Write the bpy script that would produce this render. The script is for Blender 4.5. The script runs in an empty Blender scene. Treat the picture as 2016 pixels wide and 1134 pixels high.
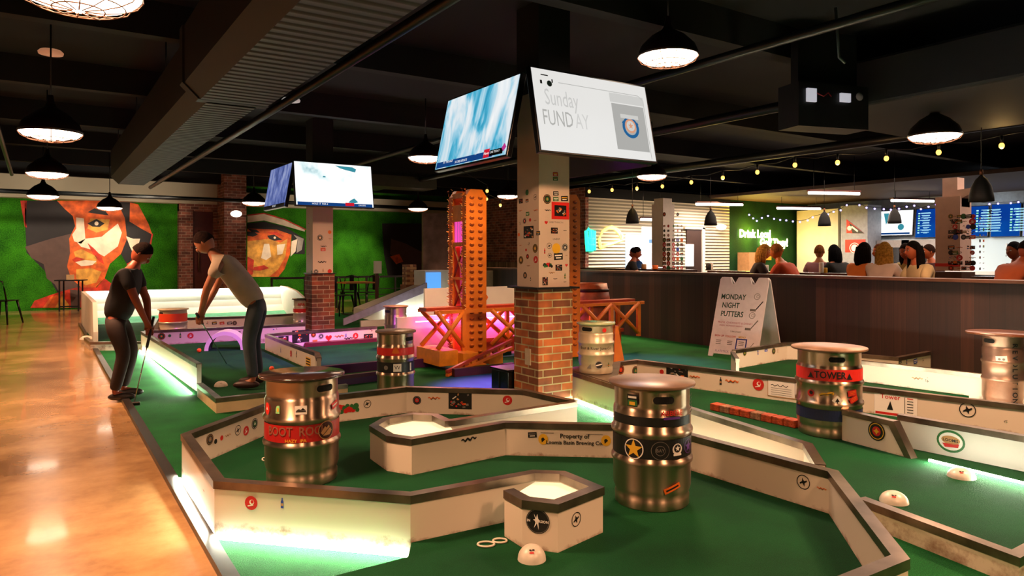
import bpy, bmesh, math, random
from mathutils import Vector, Matrix
from math import sin, cos, pi, radians as R_, sqrt, atan2
random.seed(7)
SC = bpy.context.scene
COL = SC.collection
# ------------------------------------------------------------------ camera, world, exposure
CAMZ = 1.30; FPX = 1400.0; HY = 505.0; YAW = math.atan2(928, 1400)
FX, FY = sin(YAW), cos(YAW)          # camera forward on the floor
RX, RY = cos(YAW), -sin(YAW)         # camera right on the floor
cam = bpy.data.cameras.new('camera'); camo = bpy.data.objects.new('camera', cam); COL.objects.link(camo)
cam.sensor_width = 36.0; cam.lens = 36.0 * FPX / 2016.0
cam.shift_y = -(567.0 - HY) / 2016.0
cam.clip_end = 200
camo.location = (0, 0, CAMZ); camo.rotation_euler = (pi / 2, 0, -YAW)
SC.camera = camo
SC.view_settings.view_transform = 'Standard'; SC.view_settings.look = 'None'
SC.view_settings.gamma = 1.0; SC.view_settings.use_curve_mapping = False
SC.view_settings.exposure = 0.15
wd = bpy.data.worlds.new('world'); SC.world = wd; wd.use_nodes = True
wd.node_tree.nodes['Background'].inputs[0].default_value = (0.55, 0.5, 0.55, 1)
wd.node_tree.nodes['Background'].inputs[1].default_value = 0.025

def gz(px, Z, z):                    # a point on the camera's own line at depth Z
    Xc = (px - 1008) / FPX * Z
    return Vector((Z * FX + Xc * RX, Z * FY + Xc * RY, z))
def gp(px, py, z=0.0):               # the point at height z seen at a pixel
    return gz(px, FPX * (CAMZ - z) / (py - HY), z)
def gd(px, py, Z):
    return gz(px, Z, CAMZ - (py - HY) * Z / FPX)
def ray(px, py):
    k = (px - 1008) / FPX
    return Vector((FX + k * RX, FY + k * RY, -(py - HY) / FPX))
def on_plane(px, py, p0, n):
    d = ray(px, py); o = Vector((0, 0, CAMZ))
    t = (Vector(p0) - o).dot(n) / d.dot(n)
    return o + d * t, t

# ------------------------------------------------------------------ lights of the room
def lin(h):
    h = h.lstrip('#'); c = [int(h[i:i + 2], 16) / 255 for i in (0, 2, 4)]
    return tuple((x / 12.92 if x <= .04045 else ((x + .055) / 1.055) ** 2.4) for x in c) + (1,)
WARM = (1.0, 0.52, 0.28)
def light(name, kind, loc, power, color=WARM, size=.3, rot=None, spot=None, size_y=None, target=None):
    l = bpy.data.lights.new(name, kind); l.energy = power; l.color = color[:3]
    if kind == 'AREA':
        l.size = size
        if size_y: l.shape = 'RECTANGLE'; l.size_y = size_y
    elif kind in ('POINT', 'SPOT'): l.shadow_soft_size = size
    if spot: l.spot_size = R_(spot); l.spot_blend = .8
    o = bpy.data.objects.new(name, l); COL.objects.link(o); o.location = loc
    if rot: o.rotation_euler = rot
    if target is not None:
        o.rotation_euler = (Vector(target) - Vector(loc)).to_track_quat('-Z', 'Y').to_euler()
    return o

# ------------------------------------------------------------------ materials
MATS = {}
def mat(name, color, rough=.6, metal=0.0, emit=None, es=0.0, var=.08, scale=12, bump=0.0, bscale=60, spec=None, coat=0):
    if name in MATS: return MATS[name]
    m = bpy.data.materials.new(name); m.use_nodes = True; MATS[name] = m
    nt = m.node_tree; b = nt.nodes['Principled BSDF']
    c = lin(color) if isinstance(color, str) else tuple(color) + (1,) * (4 - len(color))
    b.inputs['Base Color'].default_value = c
    b.inputs['Roughness'].default_value = rough; b.inputs['Metallic'].default_value = metal
    if coat: b.inputs['Coat Weight'].default_value = coat; b.inputs['Coat Roughness'].default_value = .12
    if spec is not None: b.inputs['Specular IOR Level'].default_value = spec
    if emit is not None:
        b.inputs['Emission Color'].default_value = lin(emit) if isinstance(emit, str) else tuple(emit) + (1,)
        b.inputs['Emission Strength'].default_value = es
    if var > 0 and emit is None:
        n = nt.nodes.new('ShaderNodeTexNoise'); n.inputs['Scale'].default_value = scale; n.inputs['Detail'].default_value = 5
        tc = nt.nodes.new('ShaderNodeTexCoord'); nt.links.new(tc.outputs['Object'], n.inputs['Vector'])
        r = nt.nodes.new('ShaderNodeValToRGB'); nt.links.new(n.outputs['Fac'], r.inputs['Fac'])
        r.color_ramp.elements[0].position = .3; r.color_ramp.elements[1].position = .7
        r.color_ramp.elements[0].color = tuple(x * (1 - 2 * var) for x in c[:3]) + (1,)
        r.color_ramp.elements[1].color = tuple(min(1, x * (1 + var)) for x in c[:3]) + (1,)
        nt.links.new(r.outputs['Color'], b.inputs['Base Color'])
    if bump > 0:
        n2 = nt.nodes.new('ShaderNodeTexNoise'); n2.inputs['Scale'].default_value = bscale; n2.inputs['Detail'].default_value = 4
        bp = nt.nodes.new('ShaderNodeBump'); bp.inputs['Strength'].default_value = bump; bp.inputs['Distance'].default_value = .02
        tc2 = nt.nodes.new('ShaderNodeTexCoord'); nt.links.new(tc2.outputs['Object'], n2.inputs['Vector'])
        nt.links.new(n2.outputs['Fac'], bp.inputs['Height']); nt.links.new(bp.outputs['Normal'], b.inputs['Normal'])
    return m
def N(m, t, **kw):
    n = m.node_tree.nodes.new(t)
    for k, v in kw.items():
        if k.startswith('i_'): n.inputs[k[2:].replace('_', ' ')].default_value = v
        else: setattr(n, k, v)
    return n
def brick_mat(name, c1, c2, mortar, bw=.2, bh=.067, spread=None):
    """bricks in metres on any vertical face: u runs along the wall, v is height"""
    m = bpy.data.materials.new(name); m.use_nodes = True; L = m.node_tree.links.new
    b = m.node_tree.nodes['Principled BSDF']; b.inputs['Roughness'].default_value = .85
    g = N(m, 'ShaderNodeNewGeometry'); sx = N(m, 'ShaderNodeSeparateXYZ'); L(g.outputs['Position'], sx.inputs[0])
    ad = N(m, 'ShaderNodeMath', operation='ADD'); L(sx.outputs[0], ad.inputs[0]); L(sx.outputs[1], ad.inputs[1])
    cb = N(m, 'ShaderNodeCombineXYZ'); L(ad.outputs[0], cb.inputs[0]); L(sx.outputs[2], cb.inputs[1])
    br = N(m, 'ShaderNodeTexBrick'); br.inputs['Scale'].default_value = 1.0
    br.inputs['Brick Width'].default_value = bw; br.inputs['Row Height'].default_value = bh
    br.inputs['Mortar Size'].default_value = .006; br.inputs['Mortar Smooth'].default_value = .2
    br.inputs['Bias'].default_value = -.1
    br.inputs['Color1'].default_value = lin(c1); br.inputs['Color2'].default_value = lin(c2); br.inputs['Mortar'].default_value = lin(mortar)
    L(cb.outputs[0], br.inputs['Vector'])
    nz = N(m, 'ShaderNodeTexNoise'); nz.inputs['Scale'].default_value = 7; L(g.outputs['Position'], nz.inputs['Vector'])
    mx = N(m, 'ShaderNodeMixRGB', blend_type='MULTIPLY'); mx.inputs[0].default_value = .6
    rp = N(m, 'ShaderNodeValToRGB'); rp.color_ramp.elements[0].color = (.35, .35, .35, 1); rp.color_ramp.elements[0].position = .3
    rp.color_ramp.elements[1].color = (1.25, 1.25, 1.25, 1); rp.color_ramp.elements[1].position = .65
    L(nz.outputs['Fac'], rp.inputs[0]); L(br.outputs['Color'], mx.inputs[1]); L(rp.outputs[0], mx.inputs[2]); L(mx.outputs[0], b.inputs['Base Color'])
    bp = N(m, 'ShaderNodeBump'); bp.inputs['Strength'].default_value = .6; bp.inputs['Distance'].default_value = .01; bp.invert = True
    L(br.outputs['Fac'], bp.inputs['Height']); L(bp.outputs[0], b.inputs['Normal'])
    return m
def turf_mat(name, dark, lightc, sc=250):
    m = bpy.data.materials.new(name); m.use_nodes = True; L = m.node_tree.links.new
    b = m.node_tree.nodes['Principled BSDF']; b.inputs['Roughness'].default_value = .9; b.inputs['Specular IOR Level'].default_value = .15
    g = N(m, 'ShaderNodeNewGeometry'); n1 = N(m, 'ShaderNodeTexNoise'); n1.inputs['Scale'].default_value = sc; n1.inputs['Detail'].default_value = 3
    n2 = N(m, 'ShaderNodeTexNoise'); n2.inputs['Scale'].default_value = 2.2; n2.inputs['Detail'].default_value = 4
    for n in (n1, n2): L(g.outputs['Position'], n.inputs['Vector'])
    ad = N(m, 'ShaderNodeMath', operation='MULTIPLY_ADD'); ad.inputs[1].default_value = .55; L(n1.outputs['Fac'], ad.inputs[0])
    m2 = N(m, 'ShaderNodeMath', operation='MULTIPLY'); m2.inputs[1].default_value = .45; L(n2.outputs['Fac'], m2.inputs[0]); L(m2.outputs[0], ad.inputs[2])
    r = N(m, 'ShaderNodeValToRGB'); r.color_ramp.elements[0].position = .33; r.color_ramp.elements[1].position = .68
    r.color_ramp.elements[0].color = lin(dark); r.color_ramp.elements[1].color = lin(lightc)
    L(ad.outputs[0], r.inputs[0]); L(r.outputs[0], b.inputs['Base Color'])
    bp = N(m, 'ShaderNodeBump'); bp.inputs['Strength'].default_value = .7; bp.inputs['Distance'].default_value = .012
    L(n1.outputs['Fac'], bp.inputs['Height']); L(bp.outputs[0], b.inputs['Normal'])
    return m
def wave_mat(name, c1, c2, axis='Z', period=.1, rough=.5, metal=0, bump=.8, dist=.02, posadd=False):
    """corrugation / slats / wood boards: bands along one axis in metres"""
    m = bpy.data.materials.new(name); m.use_nodes = True; L = m.node_tree.links.new
    b = m.node_tree.nodes['Principled BSDF']; b.inputs['Roughness'].default_value = rough; b.inputs['Metallic'].default_value = metal
    g = N(m, 'ShaderNodeNewGeometry'); sx = N(m, 'ShaderNodeSeparateXYZ'); L(g.outputs['Position'], sx.inputs[0])
    mu = N(m, 'ShaderNodeMath', operation='MULTIPLY'); mu.inputs[1].default_value = 2 * pi / period
    if posadd:
        ad = N(m, 'ShaderNodeMath', operation='ADD'); L(sx.outputs[0], ad.inputs[0]); L(sx.outputs[1], ad.inputs[1]); L(ad.outputs[0], mu.inputs[0])
    else: L(sx.outputs['XYZ'.index(axis)], mu.inputs[0])
    sn = N(m, 'ShaderNodeMath', operation='SINE'); L(mu.outputs[0], sn.inputs[0])
    ma = N(m, 'ShaderNodeMath', operation='MULTIPLY_ADD'); ma.inputs[1].default_value = .5; ma.inputs[2].default_value = .5; L(sn.outputs[0], ma.inputs[0])
    r = N(m, 'ShaderNodeValToRGB'); r.color_ramp.elements[0].color = lin(c1); r.color_ramp.elements[1].color = lin(c2)
    L(ma.outputs[0], r.inputs[0]); L(r.outputs[0], b.inputs['Base Color'])
    bp = N(m, 'ShaderNodeBump'); bp.inputs['Strength'].default_value = bump; bp.inputs['Distance'].default_value = dist
    L(ma.outputs[0], bp.inputs['Height']); L(bp.outputs[0], b.inputs['Normal'])
    return m
def plank_mat(name, c1, c2, c3, w=.14):
    """vertical dark planks, along x+y"""
    m = bpy.data.materials.new(name); m.use_nodes = True; L = m.node_tree.links.new
    b = m.node_tree.nodes['Principled BSDF']; b.inputs['Roughness'].default_value = .55
    g = N(m, 'ShaderNodeNewGeometry'); mp = N(m, 'ShaderNodeMapping'); mp.inputs['Scale'].default_value = (1 / w, 1 / w, .0)
    L(g.outputs['Position'], mp.inputs[0])
    wn = N(m, 'ShaderNodeTexWhiteNoise', noise_dimensions='1D')
    sx = N(m, 'ShaderNodeSeparateXYZ'); L(mp.outputs[0], sx.inputs[0])
    fl = N(m, 'ShaderNodeMath', operation='FLOOR'); L(sx.outputs[1], fl.inputs[0]); L(fl.outputs[0], wn.inputs['W'])
    st = N(m, 'ShaderNodeMapping'); st.inputs['Scale'].default_value = (60, 60, 1.2); L(g.outputs['Position'], st.inputs[0])
    nz = N(m, 'ShaderNodeTexNoise'); nz.inputs['Scale'].default_value = 1; nz.inputs['Detail'].default_value = 5; L(st.outputs[0], nz.inputs['Vector'])
    ad = N(m, 'ShaderNodeMath', operation='MULTIPLY_ADD'); ad.inputs[1].default_value = .5; L(wn.outputs['Value'], ad.inputs[0])
    hf = N(m, 'ShaderNodeMath', operation='MULTIPLY'); hf.inputs[1].default_value = .5; L(nz.outputs['Fac'], hf.inputs[0]); L(hf.outputs[0], ad.inputs[2])
    r = N(m, 'ShaderNodeValToRGB'); e = r.color_ramp.elements; e[0].position = .2; e[0].color = lin(c1); e[1].position = .8; e[1].color = lin(c3)
    k = e.new(.5); k.color = lin(c2); L(ad.outputs[0], r.inputs[0])
    fr = N(m, 'ShaderNodeMath', operation='FRACT'); L(sx.outputs[1], fr.inputs[0])
    lt = N(m, 'ShaderNodeMath', operation='LESS_THAN'); lt.inputs[1].default_value = .04; L(fr.outputs[0], lt.inputs[0])
    mx = N(m, 'ShaderNodeMixRGB'); L(lt.outputs[0], mx.inputs[0]); L(r.outputs[0], mx.inputs[1]); mx.inputs[2].default_value = (.004, .003, .003, 1)
    L(mx.outputs[0], b.inputs['Base Color'])
    return m
def board_mat(name, base, dirt):
    """white painted plywood with scuffs and rust-brown dirt near the bottom edge"""
    m = bpy.data.materials.new(name); m.use_nodes = True; L = m.node_tree.links.new
    b = m.node_tree.nodes['Principled BSDF']; b.inputs['Roughness'].default_value = .38
    g = N(m, 'ShaderNodeNewGeometry'); sx = N(m, 'ShaderNodeSeparateXYZ'); L(g.outputs['Position'], sx.inputs[0])
    nz = N(m, 'ShaderNodeTexNoise'); nz.inputs['Scale'].default_value = 9; nz.inputs['Detail'].default_value = 8; nz.inputs['Roughness'].default_value = .7
    L(g.outputs['Position'], nz.inputs['Vector'])
    z = N(m, 'ShaderNodeMapRange'); z.inputs[1].default_value = .062; z.inputs[2].default_value = .10; z.inputs[3].default_value = .30; z.inputs[4].default_value = 0.0; z.clamp = True
    L(sx.outputs[2], z.inputs[0])
    ad = N(m, 'ShaderNodeMath', operation='ADD'); L(nz.outputs['Fac'], ad.inputs[0]); L(z.outputs[0], ad.inputs[1])
    r = N(m, 'ShaderNodeValToRGB'); e = r.color_ramp.elements; e[0].position = .72; e[0].color = lin(base); e[1].position = 1.02; e[1].color = lin(dirt)
    L(ad.outputs[0], r.inputs[0]); L(r.outputs[0], b.inputs['Base Color'])
    return m
def concrete_mat():
    m = bpy.data.materials.new('polished_concrete'); m.use_nodes = True; L = m.node_tree.links.new
    b = m.node_tree.nodes['Principled BSDF']; b.inputs['Coat Weight'].default_value = .35; b.inputs['Coat Roughness'].default_value = .06
    g = N(m, 'ShaderNodeNewGeometry'); nz = N(m, 'ShaderNodeTexNoise'); nz.inputs['Scale'].default_value = 1.6; nz.inputs['Detail'].default_value = 8; nz.inputs['Roughness'].default_value = .65
    L(g.outputs['Position'], nz.inputs['Vector'])
    r = N(m, 'ShaderNodeValToRGB'); e = r.color_ramp.elements; e[0].position = .3; e[0].color = lin('7d5a38'); e[1].position = .7; e[1].color = lin('c29a68')
    L(nz.outputs['Fac'], r.inputs[0]); L(r.outputs[0], b.inputs['Base Color'])
    r2 = N(m, 'ShaderNodeMapRange'); r2.inputs[3].default_value = .14; r2.inputs[4].default_value = .3; L(nz.outputs['Fac'], r2.inputs[0]); L(r2.outputs[0], b.inputs['Roughness'])
    return m
def steel_mat(name, col, rough=.26, streak=True):
    m = bpy.data.materials.new(name); m.use_nodes = True; L = m.node_tree.links.new
    b = m.node_tree.nodes['Principled BSDF']; b.inputs['Metallic'].default_value = 1; b.inputs['Base Color'].default_value = lin(col)
    b.inputs['Anisotropic'].default_value = .9; b.inputs['Anisotropic Rotation'].default_value = .25
    tg = N(m, 'ShaderNodeTangent', direction_type='RADIAL', axis='Z'); L(tg.outputs[0], b.inputs['Tangent'])
    tc = N(m, 'ShaderNodeTexCoord'); nz = N(m, 'ShaderNodeTexNoise'); nz.inputs['Scale'].default_value = 6; nz.inputs['Detail'].default_value = 6; L(tc.outputs['Object'], nz.inputs['Vector'])
    r2 = N(m, 'ShaderNodeMapRange'); r2.inputs[3].default_value = rough * .85; r2.inputs[4].default_value = rough * 1.25; L(nz.outputs['Fac'], r2.inputs[0]); L(r2.outputs[0], b.inputs['Roughness'])
    return m

# ------------------------------------------------------------------ mesh building
class MB:
    def __init__(s): s.bm = bmesh.new(); s.mats = []
    def mi(s, m):
        if m is None: return 0
        if m not in s.mats: s.mats.append(m)
        return s.mats.index(m)
    def face(s, pts, m=None):
        vs = [s.bm.verts.new(p) for p in pts]
        try: f = s.bm.faces.new(vs); f.material_index = s.mi(m); return f
        except ValueError: return None
    def box(s, lo, hi, m=None, M=None, bev=0):
        c = [(lo[0] + hi[0]) / 2, (lo[1] + hi[1]) / 2, (lo[2] + hi[2]) / 2]
        d = [max(1e-5, hi[i] - lo[i]) for i in range(3)]
        T = Matrix.Translation(c) @ Matrix.Diagonal((d[0], d[1], d[2], 1))
        if M is not None: T = M @ T
        r = bmesh.ops.create_cube(s.bm, size=1.0, matrix=T)
        i = s.mi(m); fs = set(f for v in r['verts'] for f in v.link_faces)
        for f in fs: f.material_index = i
        if bev > 0:
            es = list(set(e for v in r['verts'] for e in v.link_edges))
            rr = bmesh.ops.bevel(s.bm, geom=es, offset=bev, segments=2, affect='EDGES', profile=.5)
            for f in rr['faces']: f.material_index = i
        return s
    def prism(s, poly, z0, z1, m=None, M=None):
        """a 2D polygon extruded in z (then moved by M)"""
        T = M or Matrix.Identity(4); i = s.mi(m)
        lo = [s.bm.verts.new(T @ Vector((p[0], p[1], z0))) for p in poly]; hi = [s.bm.verts.new(T @ Vector((p[0], p[1], z1))) for p in poly]
        n = len(poly); fs = []
        fs.append(s.bm.faces.new(lo[::-1])); fs.append(s.bm.faces.new(hi))
        for k in range(n): fs.append(s.bm.faces.new((lo[k], lo[(k + 1) % n], hi[(k + 1) % n], hi[k])))
        for f in fs: f.material_index = i
        return s
    def tube(s, pts, r, m=None, seg=8, cap=True):
        pts = [Vector(p) for p in pts]; i = s.mi(m); rings = []
        rr = r if isinstance(r, (list, tuple)) else [r] * len(pts)
        up = Vector((0, 0, 1))
        for k, p in enumerate(pts):
            t = (pts[min(k + 1, len(pts) - 1)] - pts[max(k - 1, 0)]).normalized()
            a = up if abs(t.dot(up)) < .95 else Vector((1, 0, 0))
            u = t.cross(a).normalized(); v = t.cross(u)
            rings.append([s.bm.verts.new(p + (u * cos(2 * pi * j / seg) + v * sin(2 * pi * j / seg)) * rr[k]) for j in range(seg)])
        for k in range(len(rings) - 1):
            for j in range(seg):
                f = s.bm.faces.new((rings[k][j], rings[k][(j + 1) % seg], rings[k + 1][(j + 1) % seg], rings[k + 1][j])); f.material_index = i; f.smooth = True
        if cap:
            for rg in (rings[0][::-1], rings[-1]):
                f = s.bm.faces.new(rg); f.material_index = i
        return s
    def lathe(s, prof, m=None, seg=32, c=(0, 0, 0), M=None, smooth=True, sharp=()):
        i = s.mi(m); T = (M or Matrix.Identity(4)) @ Matrix.Translation(c); rings = []
        for (r, z) in prof:
            if r < 1e-6: rings.append([s.bm.verts.new(T @ Vector((0, 0, z)))])
            else: rings.append([s.bm.verts.new(T @ Vector((r * cos(2 * pi * j / seg), r * sin(2 * pi * j / seg), z))) for j in range(seg)])
        for k in range(len(rings) - 1):
            a, b = rings[k], rings[k + 1]
            for j in range(seg):
                j2 = (j + 1) % seg
                if len(a) == 1 and len(b) == 1: continue
                if len(a) == 1: vs = (a[0], b[j2], b[j])
                elif len(b) == 1: vs = (a[j], a[j2], b[0])
                else: vs = (a[j], a[j2], b[j2], b[j])
                f = s.bm.faces.new(vs); f.material_index = i; f.smooth = smooth
        return s
    def ball(s, c, r, m=None, seg=12, sc=(1, 1, 1), half=False):
        n = seg // 2; pr = []
        for k in range(n + 1):
            a = -pi / 2 + pi * k / n
            if half and a < -.001: continue
            pr.append((cos(a), sin(a)))
        if half and abs(pr[0][1]) > .01: pr.insert(0, (1, 0))
        T = Matrix.Translation(c) @ Matrix.Diagonal((r * sc[0], r * sc[1], r * sc[2], 1))
        s.lathe([(max(0, x), z) for x, z in pr], m, seg, M=T)
        return s
    def add(s, mesh, m, fn):
        i = s.mi(m); vs = [s.bm.verts.new(fn(v.co)) for v in mesh.vertices]
        for p in mesh.polygons:
            try: f = s.bm.faces.new([vs[k] for k in p.vertices]); f.material_index = i
            except ValueError: pass
        return s
    def build(s, name, m=None, parent=None, label=None, norm=False, loc=None, autosmooth=False):
        if norm: bmesh.ops.recalc_face_normals(s.bm, faces=s.bm.faces)
        me = bpy.data.meshes.new(name); 
        s.bm.to_mesh(me); s.bm.free()
        ms = s.mats if s.mats else [m]
        for x in ms: me.materials.append(x if x is not None else m)
        o = bpy.data.objects.new(name, me); COL.objects.link(o)
        if parent is not None: o.parent = parent
        if loc is not None: o.location = loc
        if label: o['label'] = label
        if autosmooth:
            try: me.shade_auto_smooth if False else None
            except Exception: pass
        return o
def tag(o, label=None, cat=None, group=None, kind=None):
    if label: o['label'] = label
    if cat: o['category'] = cat
    if group: o['group'] = group
    if kind: o['kind'] = kind
    return o
def thing(name, label, cat, loc=(0, 0, 0), rz=0, group=None):
    o = bpy.data.objects.new(name, None); COL.objects.link(o); o.location = loc; o.rotation_euler = (0, 0, rz); o.empty_display_size = .1
    return tag(o, label, cat, group)
def struct(name, mb, m=None):
    o = mb.build(name, m); o['kind'] = 'structure'; return o
def dup(root, loc, rz=0, label=None, group=None):
    def cp(o, par):
        c = o.copy(); COL.objects.link(c)
        if par is not None: c.parent = par
        for ch in [x for x in KIDS.get(o.name, [])]: cp(ch, c)
        return c
    KIDS = {}
    def walk(o):
        KIDS[o.name] = list(o.children)
        for c in o.children: walk(c)
    walk(root)
    r = cp(root, None); r.location = loc; r.rotation_euler = (0, 0, rz)
    if label: r['label'] = label
    if group: r['group'] = group
    return r
_tc = {}
def text_mesh(s, size=1.0, bold=0.0, align='CENTER'):
    key = (s, bold, align)
    if key not in _tc:
        c = bpy.data.curves.new('txt', 'FONT'); c.body = s; c.size = 1.0; c.align_x = align; c.align_y = 'CENTER'; c.offset = bold; c.resolution_u = 2; c.fill_mode = 'FRONT'
        o = bpy.data.objects.new('txt', c); COL.objects.link(o)
        dg = bpy.context.evaluated_depsgraph_get()
        me = bpy.data.meshes.new_from_object(o.evaluated_get(dg)); _tc[key] = me
        bpy.data.objects.remove(o)
    return _tc[key]

# ------------------------------------------------------------------ flat artwork (stickers, labels, prints, lettering)
class Art:
    """polygons in a local (x right, y up) frame with thin layers, laid on a plane or a cylinder by a mapper"""
    def __init__(s): s.ops = []
    def poly(s, pts, c, l=1): s.ops.append(('p', pts, c, l)); return s
    def rect(s, x, y, w, h, c, l=1, a=0):
        ca, sa = cos(a), sin(a); P = [(-w / 2, -h / 2), (w / 2, -h / 2), (w / 2, h / 2), (-w / 2, h / 2)]
        return s.poly([(x + u * ca - v * sa, y + u * sa + v * ca) for u, v in P], c, l)
    def disc(s, x, y, r, c, l=1, n=20, sy=1): return s.poly([(x + r * cos(2 * pi * k / n), y + sy * r * sin(2 * pi * k / n)) for k in range(n)], c, l)
    def ring(s, x, y, r, w, c, l=1, n=24):
        for k in range(n):
            a, b = 2 * pi * k / n, 2 * pi * (k + 1) / n
            s.poly([(x + (r - w) * cos(a), y + (r - w) * sin(a)), (x + r * cos(a), y + r * sin(a)), (x + r * cos(b), y + r * sin(b)), (x + (r - w) * cos(b), y + (r - w) * sin(b))], c, l)
        return s
    def star(s, x, y, r, c, l=1, n=5, k=.42, a0=pi / 2): return s.poly([(x + (r if i % 2 == 0 else r * k) * cos(a0 + pi * i / n), y + (r if i % 2 == 0 else r * k) * sin(a0 + pi * i / n)) for i in range(2 * n)], c, l)
    def line(s, pts, w, c, l=1):
        for (x0, y0), (x1, y1) in zip(pts, pts[1:]):
            d = sqrt((x1 - x0) ** 2 + (y1 - y0) ** 2) or 1e-6; nx, ny = -(y1 - y0) / d * w / 2, (x1 - x0) / d * w / 2
            s.poly([(x0 - nx, y0 - ny), (x1 - nx, y1 - ny), (x1 + nx, y1 + ny), (x0 + nx, y0 + ny)], c, l)
        return s
    def heart(s, x, y, r, c, l=1):
        return s.poly([(x + r * 16 * sin(t) ** 3 / 17, y + r * (13 * cos(t) - 5 * cos(2 * t) - 2 * cos(3 * t) - cos(4 * t)) / 17) for t in [2 * pi * k / 24 for k in range(24)]], c, l)
    def text(s, t, x, y, size, c, l=2, bold=.0, a=0, sx=1): s.ops.append(('t', t, c, l, x, y, size, bold, a, sx)); return s
    def build(s, name, mapper, parent=None, label=None, step=.0008, curved=False):
        mb = MB()
        for op in s.ops:
            if op[0] == 'p' and curved:
                bm = bmesh.new(); bm.faces.new([bm.verts.new((x, y, 0)) for x, y in op[1]]); xs = [x for x, y in op[1]]
                k = math.ceil(min(xs) / .012)
                while k * .012 < max(xs):
                    bmesh.ops.bisect_plane(bm, geom=bm.verts[:] + bm.edges[:] + bm.faces[:], plane_co=(k * .012, 0, 0), plane_no=(1, 0, 0)); k += 1
                for f in bm.faces: mb.face([mapper(v.co.x, v.co.y, op[3] * step) for v in f.verts], op[2])
                bm.free()
            elif op[0] == 'p': mb.face([mapper(x, y, op[3] * step) for x, y in op[1]], op[2])
            else:
                _, t, c, l, x, y, size, bold, a, sx = op; me = text_mesh(t, 1, bold); ca, sa = cos(a), sin(a)
                mb.add(me, c, lambda v: mapper(x + (v.x * sx * ca - v.y * sa) * size, y + (v.x * sx * sa + v.y * ca) * size, l * step))
        return mb.build(name, None, parent, label)
def plane_map(o, right, up, n, off=.0015):
    o, right, up, n = Vector(o), Vector(right), Vector(up), Vector(n)
    return lambda x, y, l: o + right * x + up * y + n * (off + l)
def cyl_map(r, a0, z0, off=.002):
    return lambda x, y, l: Vector(((r + off + l) * cos(a0 + x / r), (r + off + l) * sin(a0 + x / r), z0 + y))
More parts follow.
